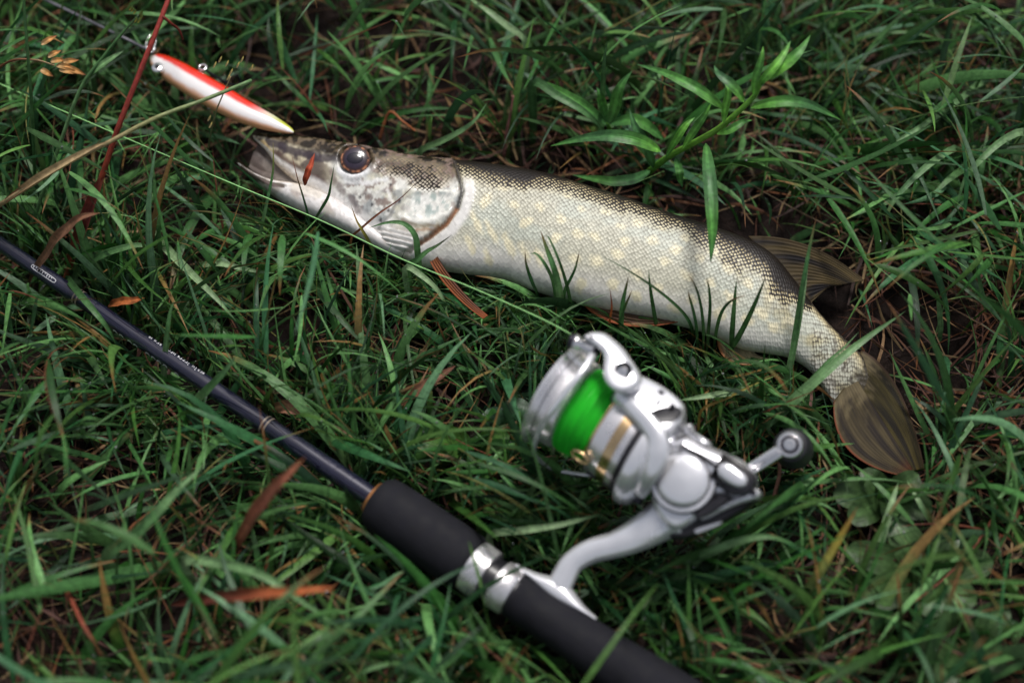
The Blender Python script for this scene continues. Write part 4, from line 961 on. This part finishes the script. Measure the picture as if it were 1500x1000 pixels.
join('dead_grass_litter', [add_blades(8500, EXT, 1, 3, 'dry', 5), add_blades(0, EXT, 2, 4, 'dry', 5, zone=Z_BARE), add_blades(2500, (1.6, 1.8, -1.4), 1, 2, 'dry', 4, hole=.5, keep_masks=False)], M_dry, 'dry brown straw litter between the grass blades')

# ------------------------------------------------------------------ dew
def build_dew():
    P = np.concatenate(DEW); x, y = project(P); P = P[(x > -100) & (x < 1600) & (y > -100) & (y < 1100)]
    P = P[rng.permutation(len(P))[:5000]]; r = rng.gamma(4, .00008, len(P)).clip(.00012, .0008)
    ph = (1 + 5 ** .5) / 2
    iv = np.array([(-1,ph,0),(1,ph,0),(-1,-ph,0),(1,-ph,0),(0,-1,ph),(0,1,ph),(0,-1,-ph),(0,1,-ph),(ph,0,-1),(ph,0,1),(-ph,0,-1),(-ph,0,1)], float); iv /= np.linalg.norm(iv[0])
    fi = np.array([(0,11,5),(0,5,1),(0,1,7),(0,7,10),(0,10,11),(1,5,9),(5,11,4),(11,10,2),(10,7,6),(7,1,8),(3,9,4),(3,4,2),(3,2,6),(3,6,8),(3,8,9),(4,9,5),(2,4,11),(6,2,10),(8,6,7),(9,8,1)])
    v = P[:, None] + iv[None] * r[:, None, None] * np.array([1, 1, .75]) + np.array([0, 0, .0001]); f = fi[None] + (np.arange(len(P)) * 12)[:, None, None]
    m = bpy.data.materials.new('water drop'); m.use_nodes = True; b = m.node_tree.nodes['Principled BSDF']
    b.inputs['Base Color'].default_value = (.9, .95, .95, 1); b.inputs['Roughness'].default_value = .02; b.inputs['Transmission Weight'].default_value = .8; b.inputs['IOR'].default_value = 1.33
    tag(mesh('dew_drops', v.reshape(-1, 3), f.reshape(-1, 3), m), 'tiny dew drops on the grass blades', None, kind='stuff')
build_dew()

# ------------------------------------------------------------------ single plants one can pick out
def ribbon_geo(pts, width, cols, n=22, shape='blade', fold=.3, face=(0, -.35, .94), wav=0.0):
    """pts: (px, py, z mm) along the blade; width in mm; cols: list of colours from base to tip"""
    P = catmull(np.array([at(x, y, z / 1000) for x, y, z in pts]), n + 1)
    for _ in range(40):       # a blade lies against the fish, not inside it
        ins = fish_inside(P)
        if not ins.any(): break
        P[ins] += norm(CAM - P[ins].mean(0)) * .001
        Q = P.copy(); Q[1:-1] = (P[:-2] + 2 * P[1:-1] + P[2:]) / 4; P = Q
    T = np.gradient(P, axis=0); T /= np.linalg.norm(T, axis=1)[:, None]
    S = np.cross(T, norm(face)); S /= np.linalg.norm(S, axis=1)[:, None] + 1e-9; Nn = np.cross(S, T)
    Nn = np.where((Nn @ norm(face) < 0)[:, None], -Nn, Nn)
    t = np.linspace(0, 1, n + 1)
    if shape == 'blade': prof = np.minimum(1, .55 + 1.6 * t) * (1 - t ** 2.6) ** .9
    elif shape == 'leaf': prof = np.sin(np.clip(t, 0, 1) ** .8 * math.pi) ** .75 * (1 - .25 * t) + .06 * (1 - t)
    elif shape == 'oval': prof = np.sqrt(np.clip(1 - (2 * t - 1) ** 2, 0, 1)) ** .9 + .05
    else: prof = 1 - .45 * t
    prof[-1] = max(prof[-1], .02)
    w = (width / 2000 * prof)[:, None]
    jit = (np.sin(t * 21 + width) * wav)[:, None] * w
    k = 5
    v = np.stack([P + S * w * q + Nn * w * fold * abs(q) ** 1.4 + Nn * jit * abs(q) for q in np.linspace(-1, 1, k)], 1)
    cc = catmull(np.array(cols), n + 1) if len(cols) > 1 else np.repeat(np.array(cols), n + 1, 0)
    c = np.repeat(cc[:, None], k, 1).clip(0, 1); c[:, 2] = c[:, 2] * (1.7 if shape in ('oval', 'leaf') else 1.25); c *= (1 + .12 * np.sin(np.arange(n + 1) * 1.7))[:, None, None]
    u = np.stack([np.repeat(t[:, None], k, 1) + pts[0][0] * .37, np.repeat(np.linspace(0, 1, k)[None], n + 1, 0) + pts[0][1] * .21], -1)
    return v.reshape(-1, 3), grid_faces(n + 1, k), c.reshape(-1, 3), u.reshape(-1, 2)
def ribbon(name, pts, width, cols, mt, parent=None, origin=None, **kw):
    v, f, c, u = ribbon_geo(pts, width, cols, **kw)
    o = at(pts[0][0], pts[0][1], pts[0][2] / 1000) if origin is None else origin
    ob = mesh(name, v - o, f, mt, parent, colors=c, uv=u)
    if parent is None: ob.location = o
    return ob
G1, G2, G3, G4, G5 = lin(104, 140, 92), lin(78, 118, 70), lin(58, 92, 52), lin(132, 160, 116), lin(46, 70, 40)
BR, RD, ST, YL = lin(110, 66, 42), lin(118, 46, 38), lin(172, 150, 112), lin(150, 138, 62)
def stem_geo(pts, r0, r1, n=40, seg=8):
    P = catmull(np.array([at(x, y, z / 1000) for x, y, z in pts]), n)
    return P, np.linspace(r0, r1, n) / 1000
def stem(name, pts, r0, r1, cols, mt, parent=None, origin=None, n=40):
    P, r = stem_geo(pts, r0, r1, n); o = P[0] if origin is None else origin
    v, f = tube_geo(P - o, r, 8); cc = catmull(np.array(cols), n) if len(cols) > 1 else np.repeat(np.array(cols), n, 0)
    ob = mesh(name, v, f, mt, parent, colors=np.repeat(cc, 8, 0).clip(0, 1), uv=np.column_stack([np.repeat(np.linspace(0, 6, n), 8), np.tile(np.arange(8) / 8, n)]))
    if parent is None: ob.location = o
    return ob

HERO = [  # label, points (px, py, height mm), width mm, colours
 ('tall upright grass blade standing in front of the pike near its tail', [(1150,588,2),(1160,520,24),(1172,440,48),(1184,372,66),(1196,316,78)], 3.0, [G2,G2,G3,G2,BR]),
 ('shorter grass blade beside the tall upright blade near the tail', [(1146,590,2),(1155,545,18),(1168,480,36),(1178,420,50),(1185,362,62)], 3.4, [G1,G1,G2,G4,G1]),
 ('broad green blade slanting across the narrow part of the tail', [(1092,646,3),(1140,606,22),(1200,552,36),(1260,502,40),(1326,456,40)], 5.6, [G2,G1,G1,G1,G2]),
 ('thin blade crossing the tail just above the broad slanting blade', [(1150,600,8),(1185,560,30),(1212,530,36),(1235,510,38),(1258,486,40)], 2.4, [G1,G1,G2,G1]),
 ('long thin dark blade arching over the flank of the pike', [(1018,474,14),(1000,452,44),(965,425,56),(925,395,60),(880,374,60)], 1.9, [BR,G3,G3,G5,G3]),
 ('green blade leaning left from the sprig on the flank', [(818,470,6),(812,420,34),(800,390,54),(786,372,58),(776,372,56)], 2.4, [G2,G3,G2,G2]),
 ('broad green leaf blade of the sprig in the middle of the flank', [(822,470,6),(820,432,30),(812,395,52),(800,362,60),(792,338,64)], 4.4, [G2,G2,G1,G2,BR]),
 ('narrow blade of the flank sprig bending to the right', [(838,462,8),(832,425,36),(820,385,56),(806,352,62),(800,344,64)], 2.0, [G2,G3,G3,G2]),
 ('brown tipped blade pointing right beside the flank sprig', [(826,430,26),(834,412,44),(842,395,52),(846,380,56),(849,366,60)], 1.8, [G2,G3,G3,BR]),
 ('dark narrow blade rising left of the flank sprig', [(790,440,8),(780,415,38),(773,395,50),(770,382,55),(769,366,60)], 2.2, [G2,G3,G3,BR]),
 ('upright pointed blade in front of the belly left of the bushy tuft', [(966,500,3),(960,470,24),(955,440,40),(952,418,50),(950,395,58)], 2.2, [G2,G3,G3,G2]),
 ('forked little blade rising above the pelvic fin', [(912,500,4),(910,470,26),(912,445,42),(916,425,50),(921,404,58)], 2.6, [G1,G2,G2,BR]),
 ('small brown tipped blade leaning right above the pelvic fin', [(908,470,20),(913,455,34),(918,443,44),(922,434,48),(926,424,54)], 1.7, [G2,G3,BR]),
 ('orange dry blade standing at the edge of the pelvic fin', [(890,486,6),(893,470,20),(896,450,36),(895,436,44),(893,420,52)], 1.4, [BR,lin(150,84,46),RD]),
 ('leftmost dark blade of the bushy tuft below the flank', [(1022,520,3),(1020,480,28),(1014,450,46),(1010,436,52),(1008,426,56)], 1.7, [G3,G3,BR]),
 ('second dark blade of the bushy tuft, bent to the left', [(1030,524,3),(1030,480,30),(1026,445,48),(1018,418,60),(1008,402,66)], 1.7, [G3,G3,G5,BR]),
 ('straight brownish blade in the middle of the bushy tuft', [(1034,524,3),(1038,480,30),(1040,445,46),(1038,420,56),(1034,404,64)], 1.8, [G3,G5,G3,BR]),
 ('arching blade of the bushy tuft bending to the right', [(1044,520,3),(1050,480,28),(1058,455,42),(1072,440,50),(1092,432,52)], 1.9, [G3,G3,G5,BR]),
 ('wide upright blade on the right side of the bushy tuft', [(1070,520,3),(1072,490,22),(1074,460,38),(1076,435,50),(1079,408,60)], 2.8, [G3,G3,G2,G3]),
 ('rightmost blade of the bushy tuft reaching to the dark back', [(1062,524,3),(1078,500,20),(1096,466,40),(1110,435,54),(1122,404,64)], 2.9, [G2,G3,G3,G5]),
 ('green stalk rising in front of the jaw tip', [(374,380,4),(382,340,26),(392,292,44),(400,250,56),(400,208,66)], 1.9, [G2,G1,G2,YL]),
 ('dark stem crossing the snout with a small red leaf', [(456,345,8),(452,318,34),(444,288,46),(436,262,52),(427,226,58)], 1.4, [G3,G5,G5,RD]),
 ('dark stalk leaning over the jaw in front of the eye', [(458,332,14),(470,308,38),(481,288,48),(485,268,54),(490,240,60)], 2.2, [G5,G5,G3,G5]),
 ('thin dark hairlike stem curving up the cheek to the right', [(514,352,30),(530,334,44),(556,312,50),(585,292,52),(616,262,54)], 1.5, [G5,BR,lin(60,40,44)]),
 ('pale green curled blade lying over the gill membrane', [(612,372,38),(608,345,46),(592,328,50),(568,326,50),(540,334,48)], 3.4, [G1,G2,G2,G3]),
 ('short green bud stem standing under the cheek', [(548,372,26),(538,350,38),(530,336,44),(522,322,48),(514,300,52)], 2.0, [G2,G3,YL,BR]),
 ('blade ending in a dark hair below the gill opening', [(598,392,34),(612,380,42),(626,368,46),(640,360,48),(662,344,52)], 3.2, [G1,G2,G2,lin(60,44,44)]),
 ('pale straight blade hanging below the gill membrane', [(530,472,6),(528,445,18),(526,410,30),(524,380,38),(522,356,44)], 3.8, [G1,G4,G1,G4,G1]),
 ('pale blade bending down to a point below the gill opening', [(594,392,36),(618,404,38),(640,424,34),(652,446,28),(657,478,20)], 3.2, [G1,G4,G4,G2]),
 ('broad dewy blade lying left of the pike above the rod', [(222,338,6),(250,370,26),(285,405,34),(318,438,34),(346,470,28)], 5.2, [G2,G4,G4,G4,G1]),
 ('curved green blade arching beside the red stem base', [(112,402,8),(145,376,28),(185,362,36),(212,360,38),(236,376,32)], 4.6, [G2,G1,G2,G1,G3]),
 ('pale flat blade crossing above the broad dewy blade', [(290,392,16),(320,386,30),(350,392,32),(380,398,30),(404,400,26)], 3.6, [G1,G4,G4,G2]),
 ('blurred bright green blade passing over the rod lacquer', [(282,596,20),(300,575,40),(318,556,50),(334,538,56),(346,520,60)], 5.0, [G2,G1,G2,G1]),
 ('dull green blade lying across the rod near the gold band', [(98,408,20),(118,432,36),(142,460,38),(160,484,32),(170,505,24)], 4.0, [G2,G3,G2,G2]),
 ('pale blade pointing left between the reel and the tail', [(1105,570,14),(1075,574,26),(1045,578,30),(1015,583,30),(992,586,26)], 4.2, [G2,G1,G4,G4,G1]),
 ('long yellow straw blade running up behind the reel', [(1028,600,22),(1060,585,26),(1090,570,28),(1120,556,28),(1144,548,26)], 1.5, [YL,lin(160,130,70),YL,G2]),
 ('curled glossy blade hanging below a leaf on the right side', [(1500,196,44),(1470,205,48),(1435,236,46),(1412,265,38),(1397,322,22)], 4.4, [G4,G4,G1,G1,G2]),
 ('long curved blade looping down at the upper right', [(1402,218,34),(1365,238,40),(1325,275,38),(1300,312,30),(1306,345,18)], 4.0, [G2,G1,G1,G1,YL]),
 ('small upright blade alone on the bare soil at the right', [(1376,500,2),(1377,480,12),(1376,462,22),(1374,440,32),(1372,425,40)], 3.6, [G2,G1,G1,G2]),
 ('slender upright blade near the right edge above the bare soil', [(1444,460,3),(1440,440,20),(1436,420,32),(1432,400,42),(1428,376,52)], 3.0, [G2,G1,G2,G2]),
 ('pale blade pointing up to the tip of the tail fin', [(1278,855,3),(1284,810,16),(1296,770,24),(1308,730,28),(1316,706,26)], 4.6, [G1,G4,G4,G1]),
 ('thin dewy blade right of the tail fin tip', [(1374,782,4),(1360,758,18),(1348,738,24),(1338,720,24),(1328,702,20)], 2.8, [YL,G1,G4,G1]),
 ('bright green blurred blade in the lower right foreground', [(1168,885,6),(1195,845,34),(1222,800,46),(1240,770,52),(1256,742,56)], 5.0, [G2,G1,YL,BR]),
 ('wide arching blade in front of the reel stem', [(1000,830,10),(1040,808,34),(1090,790,42),(1130,786,44),(1170,800,36)], 4.6, [G2,G1,G1,G2]),
 ('pale blade lying between the rod grip and the reel', [(720,782,20),(770,776,32),(820,768,36),(860,758,34),(886,752,30)], 3.6, [G2,G4,G4,G2]),
 ('broad bright blade in the blurred lower left foreground', [(158,812,26),(195,785,46),(235,745,58),(262,715,62),(300,680,62)], 6.2, [G3,G1,G2,G1,G1]),
 ('long blade sweeping from the left centre to the grip end', [(270,820,30),(340,828,46),(390,845,50),(450,885,46),(520,935,34)], 5.0, [G3,G4,G1,G1,G2]),
 ('pale upright blade between the rod and the left jaw', [(240,560,6),(242,520,24),(246,480,38),(250,455,44),(255,440,48)], 3.4, [G1,G4,G2,G1]),
 ('grass blade pointing straight up over the weed leaves', [(880,190,20),(882,150,50),(884,110,70),(886,80,80),(890,60,86)], 3.4, [G3,G2,G3,G3]),
 ('blade with a bright edge at the top centre', [(770,60,38),(745,40,46),(722,22,50),(700,6,50),(680,-8,46)], 4.4, [G1,G4,G4,G1]),
 ('curving blade above the eye of the pike', [(616,222,14),(645,208,30),(668,196,38),(694,178,44),(714,150,48)], 4.2, [G2,G1,G1,G2]),
 ('broad blade pointing down right above the pike shoulder', [(782,122,46),(815,140,50),(850,160,48),(872,178,42),(884,192,36)], 5.2, [G3,G3,G2,G3]),
 ('long pale blade in the upper right corner', [(1440,120,20),(1400,150,36),(1350,185,42),(1300,215,40),(1262,236,30)], 4.0, [G2,G1,G1,G3]),
]
for lab, pts, w, cols in HERO:
    # the foot of every blade is rooted in the ground
    x0, y0, z0 = pts[0]
    if z0 > 5:
        g = at(x0, y0, z0 / 1000); g = np.array([g[0], g[1] - .004, -.003]); gx, gy = project(g); pts = [(gx, gy, -3), ((gx * .6 + x0 * .4), (gy * .6 + y0 * .4), z0 * .45)] + pts
    tag(ribbon('grass_shoot', pts, w, cols, M_leaf), lab, 'grass blade', 'grass blades that stand out singly')

def plant(name, label, cat, px, py): 
    o = at(px, py, 0); r = thing(name, label, cat, Matrix.Translation(Vector(o))); return r, o
# leafy weed behind the pike
r, o = plant('leafy_weed', 'upright green weed with narrow pointed leaves behind the back of the pike', 'weed', 940, 262)
W1, W2, W3 = lin(74, 126, 56), lin(100, 158, 62), lin(58, 98, 56)
stem('stem', [(940,262,0),(960,244,26),(985,226,44),(1015,210,60),(1050,190,74),(1080,165,86),(1105,140,96),(1118,112,106)], 2.0, 1.1, [W2, lin(110,160,60), W2], M_broad, r, o)
for pts, w, cols in [
  ([(968,222,48),(940,208,54),(905,200,56),(860,202,52),(806,214,44)], 7.5, [W2, W1, W3, W1]),
  ([(1060,160,88),(1035,140,92),(1005,122,94),(970,106,92),(932,94,86)], 6.0, [W2, W1, W1, W3]),
  ([(1034,210,70),(1038,250,76),(1042,300,74),(1043,345,68),(1041,384,60)], 7.0, [W1, W3, W1, W3]),
  ([(1100,158,92),(1135,150,98),(1170,150,98),(1200,160,92),(1232,176,84)], 6.0, [W2, W1, W3, W1]),
  ([(1112,120,102),(1135,104,108),(1155,90,112),(1172,74,114),(1187,52,114)], 6.5, [W2, W2, W1, W1]),
  ([(1104,140,98),(1106,118,106),(1112,98,112),(1116,82,116),(1118,68,118)], 4.0, [W2, W1, W2]),
  ([(1090,150,94),(1078,132,100),(1064,118,102),(1052,108,102),(1046,96,100)], 5.0, [W2, W3, W3]),
  ([(1060,180,82),(1062,160,90),(1066,142,96),(1066,128,98),(1060,118,98)], 4.0, [W2, W2, W1]),
  ([(1050,196,76),(1066,192,82),(1080,184,84),(1090,178,84),(1102,176,82)], 4.2, [W2, W1, W1]),
  ([(1110,128,100),(1122,112,108),(1136,96,112),(1150,76,114),(1158,60,114)], 4.4, [W1, W2, W1]),
  ([(1000,218,56),(1014,196,68),(1026,178,76),(1034,166,80),(1042,150,84)], 4.2, [W2, W1, W2]),
  ([(975,230,42),(990,206,54),(1000,190,60),(1008,180,62),(1018,172,62)], 4.0, [W1, W2, W1]),
  ([(952,250,22),(930,262,30),(900,266,32),(870,262,30),(838,256,24)], 6.0, [W3, W3, W1, W3]),
  ([(958,246,26),(950,226,40),(942,206,50),(930,186,56),(922,160,60)], 6.5, [W3, W3, W3]),
  ([(990,232,44),(995,250,48),(996,262,44),(1000,275,38)], 4.5, [W3, W1, W3])]:
    ribbon('leaf', pts, w, cols, M_broad, r, o, shape='leaf', fold=.35, wav=.12)
# second, half hidden sprig to its left
r, o = plant('leafy_weed', 'blurred weed sprig with spreading leaves left of the upright weed', 'weed', 898, 205)
stem('stem', [(898,205,0),(894,192,18),(890,180,34)], 1.5, 1.0, [W2], M_broad, r, o, n=12)
for pts, w in [([(892,184,32),(860,160,44),(830,142,48),(800,126,46),(782,118,40)], 7), ([(892,182,34),(900,160,50),(904,140,60),(912,122,66),(926,104,70)], 6.5),
               ([(890,180,34),(884,160,46),(880,146,54),(878,136,58),(874,128,60)], 5), ([(894,182,34),(920,176,40),(940,180,40),(962,196,34),(974,206,28)], 7)]:
    ribbon('leaf', pts, w, [W3, W1, W3], M_broad, r, o, shape='leaf', fold=.35, wav=.1)
# broad leaved rosettes
def rosette(label, cx, cy, leaves, col):
    r, o = plant('rosette_plant', label, 'plant', cx, cy)
    for ang, ln, w in leaves:
        a = R(ang); pts = [(cx + math.cos(a) * ln * t, cy - math.sin(a) * ln * t * .86, 3 + 15 * math.sin(min(t, .8) * 2.2)) for t in (0, .2, .45, .72, 1.0)]
        k = random.uniform(.8, 1.15)
        ribbon('leaf', pts, w * .72, [col * .7 * k, col * .8 * k, col * .85 * k, col * .75 * k], M_broad, r, o, shape='oval', fold=.16, wav=.05, n=16)
RC = lin(70, 98, 56)
rosette('low plant with round dark leaves right of the tail fin tip', 1352, 838, [(160,120,20),(115,100,22),(60,90,21),(10,105,22),(-35,95,20),(-80,80,18),(205,100,18),(-140,90,17)], RC)
rosette('dark leaved plant under the tip of the tail fin', 1300, 728, [(175,80,20),(215,70,18),(130,60,17),(-20,70,19),(-70,60,17),(40,60,16)], RC * .9)
rosette('round leaved plant in the lower right corner', 1405, 940, [(170,90,20),(100,85,21),(40,95,20),(-30,80,19),(-110,80,18)], RC * .95)
rosette('single bright round leaf plant left of the spool', 690, 655, [(165,84,21),(20,60,15)], lin(78, 118, 52))
rosette('dark oval leaved plant touching the front of the spool', 742, 640, [(70,70,22),(25,60,18),(120,56,17)], lin(56, 88, 60))
# dead leaves
def dead_leaf(label, pts, w, cols, **kw): tag(ribbon('dead_leaf', pts, w, cols, M_dry, shape='leaf', fold=.5, wav=.35, **kw), label, 'dead leaf', 'withered leaves in the grass')
dead_leaf('blurred reddish dead leaf beside the rod in front', [(330,830,0),(362,770,40),(392,726,70),(420,696,86),(448,668,92)], 6, [BR, lin(140,84,66), lin(150,92,72), BR])
dead_leaf('orange brown dead blade end in the lower left foreground', [(250,885,10),(320,874,50),(380,868,74),(440,864,86),(490,860,88)], 5.5, [lin(90,46,38), lin(110,56,42), lin(176,96,56), lin(186,104,60)])
dead_leaf('tan withered leaf lying against the upper side of the rod', [(396,598,8),(415,596,18),(436,598,22),(456,606,20),(474,622,12)], 7, [lin(130,104,70), lin(156,108,88), lin(120,90,60)])
dead_leaf('brown withered leaf between the rod and the spool', [(560,600,14),(590,585,26),(620,566,32),(648,548,32),(668,535,24)], 6, [lin(96,66,46), lin(104,70,52), lin(80,52,42)])
dead_leaf('blurred tan dead leaf at the left edge above the rod', [(40,420,2),(68,372,40),(95,338,62),(120,318,72),(146,312,74)], 5.5, [lin(90,62,46), lin(126,90,68), lin(110,72,52)])
dead_leaf('orange edged dry blade beside the rod below the broad dewy blade', [(158,448,16),(176,442,30),(196,440,34),(212,436,30)], 4.5, [lin(110,66,36), lin(190,110,60), lin(140,80,44)])
dead_leaf('small rust red leaf lying on the snout before the eye', [(446,272,44),(450,256,50),(456,240,53),(461,224,54)], 3.6, [lin(110,50,34), lin(160,66,40), lin(130,58,40)])
# red stem with its sheath
r, o = plant('red_grass_stem', 'reddish brown grass stem leaning across the lure and wire leader', 'grass stem', 92, 420)
stem('stem', [(92,420,0),(118,345,30),(148,262,62),(172,190,84),(200,118,100),(228,48,112),(252,-14,120),(275,-70,126)], 1.5, 1.1, [BR, lin(150,66,44), RD * 1.4, lin(150,56,48), lin(140,62,56)], M_dry, r, o, n=60)
ribbon('sheath', [(100,398,8),(118,350,30),(134,304,48),(146,272,60),(152,248,66)], 7, [BR, lin(104,48,40), lin(110,50,42), BR], M_dry, r, o, fold=.9)
stem('side_stalk', [(238,24,116),(250,34,112),(262,44,106),(268,58,100)], .8, .5, [RD], M_dry, r, o, n=14)
# long tan culm crossing the red stem
r, o = plant('grass_culm', 'long tan and green grass culm crossing the red stem', 'grass culm', -60, 340)
stem('stem', [(-60,340,0),(0,300,46),(50,268,66),(100,238,78),(160,208,86),(230,172,90),(300,146,88),(368,118,82)], 1.3, .9, [ST, ST, ST, lin(140,150,100), G1], M_leaf, r, o, n=60)
ribbon('sheath', [(10,294,52),(50,266,68),(90,242,78),(130,220,84),(160,206,88)], 4.0, [BR, ST, ST, ST], M_dry, r, o, fold=.8)
# thin green stalk with flower head
r, o = plant('grass_stalk', 'slender green grass stalk with a small seed head left of the lure', 'grass stalk', 34, 372)
stem('stem', [(34,372,0),(60,290,34),(88,210,64),(118,130,88),(150,85,100),(180,48,108),(204,22,112)], 1.1, .6, [G2, G1, G2, G5], M_leaf, r, o, n=50)
for i in range(9):
    x, y = 196 + random.uniform(-10, 12), 24 + random.uniform(-10, 10)
    ribbon('spikelet', [(x, y, 110), (x + 4, y - 4, 113), (x + 8 * random.random(), y - 9, 115)], 1.6, [YL, G2], M_leaf, r, o, shape='leaf', n=6)
ribbon('leaf', [(130,112,92),(148,96,98),(166,84,100),(182,74,100)], 3.2, [G2, G1, G3], M_leaf, r, o, shape='leaf')
r, o = plant('grass_stalk', 'thin upright green stalk near the upper left corner', 'grass stalk', 52, 300)
stem('stem', [(52,300,0),(50,230,40),(46,150,74),(40,70,100),(34,-10,120)], 1.0, .7, [G3, G2, G3], M_leaf, r, o)
# dry panicle
r, o = plant('dry_seed_head', 'dry tan seed head of grass in the upper left', 'seed head', -60, 190)
stem('stem', [(-60,190,0),(-30,130,50),(10,92,84),(50,88,90),(80,96,88)], .8, .4, [ST, BR, ST], M_dry, r, o)
for x, y, dx, dy in ((60,66,24,-14),(74,90,22,-2),(82,96,30,4),(86,102,34,6),(96,98,30,12),(60,102,18,10),(70,84,20,-10),(90,92,26,-4)):
    ribbon('spikelet', [(x, y, 90), (x + dx * .5, y + dy * .5, 92), (x + dx, y + dy, 90)], 3.2, [ST, lin(170,124,70), BR], M_dry, r, o, shape='leaf', n=8, fold=.6)
# tiny panicle in front of the lure
r, o = plant('dry_seed_head', 'tiny pale seed head standing in front of the lure', 'seed head', 300, 250)
stem('stem', [(300,250,0),(308,200,34),(316,165,54),(326,140,66),(338,112,76)], .5, .3, [G3, ST], M_dry, r, o)
for x, y in ((312,100),(320,92),(330,98),(336,110),(346,100),(352,92),(366,104),(332,118),(304,178),(306,188)):
    ribbon('spikelet', [(x, y, 76), (x + 3, y - 5, 78), (x + 5, y - 10, 79)], 1.2, [ST, YL], M_dry, r, o, shape='leaf', n=6)
# brown twigs
def twig(label, pts, r0, cols): tag(stem('twig', pts, r0, r0 * .6, cols, M_dry, n=30), label, 'twig', 'dry twigs and stalks')
twig('brown withered stalk hanging below the reel handle', [(1090,800,3),(1125,760,12),(1136,720,16),(1142,690,14),(1138,650,8)], 1.3, [lin(110,76,60), lin(146,104,86), lin(96,66,54)])
twig('pinkish brown stalk lying at the upper right', [(1330,216,10),(1380,208,12),(1430,202,12),(1490,192,12)], 1.6, [lin(150,84,70), lin(160,92,78), lin(120,70,60)])
twig('pinkish stalk above the shoulder of the pike', [(738,230,2),(742,195,14),(748,165,24),(752,140,32)], 1.0, [lin(120,80,74), lin(150,100,92)])
twig('pale dead stalk lying on the bare soil behind the tail', [(1290,404,5),(1330,396,7),(1380,404,6),(1430,420,4)], .9, [lin(120,86,76), lin(140,104,92)])
twig('dark brown dry stem at the lower left', [(80,836,4),(100,870,26),(122,915,36),(150,960,32)], 1.3, [BR, lin(130,64,46), BR])
twig('orange stalk above the head of the pike', [(556,205,12),(570,165,24),(590,178,26),(608,192,22)], .9, [lin(130,76,46), lin(170,100,60)])
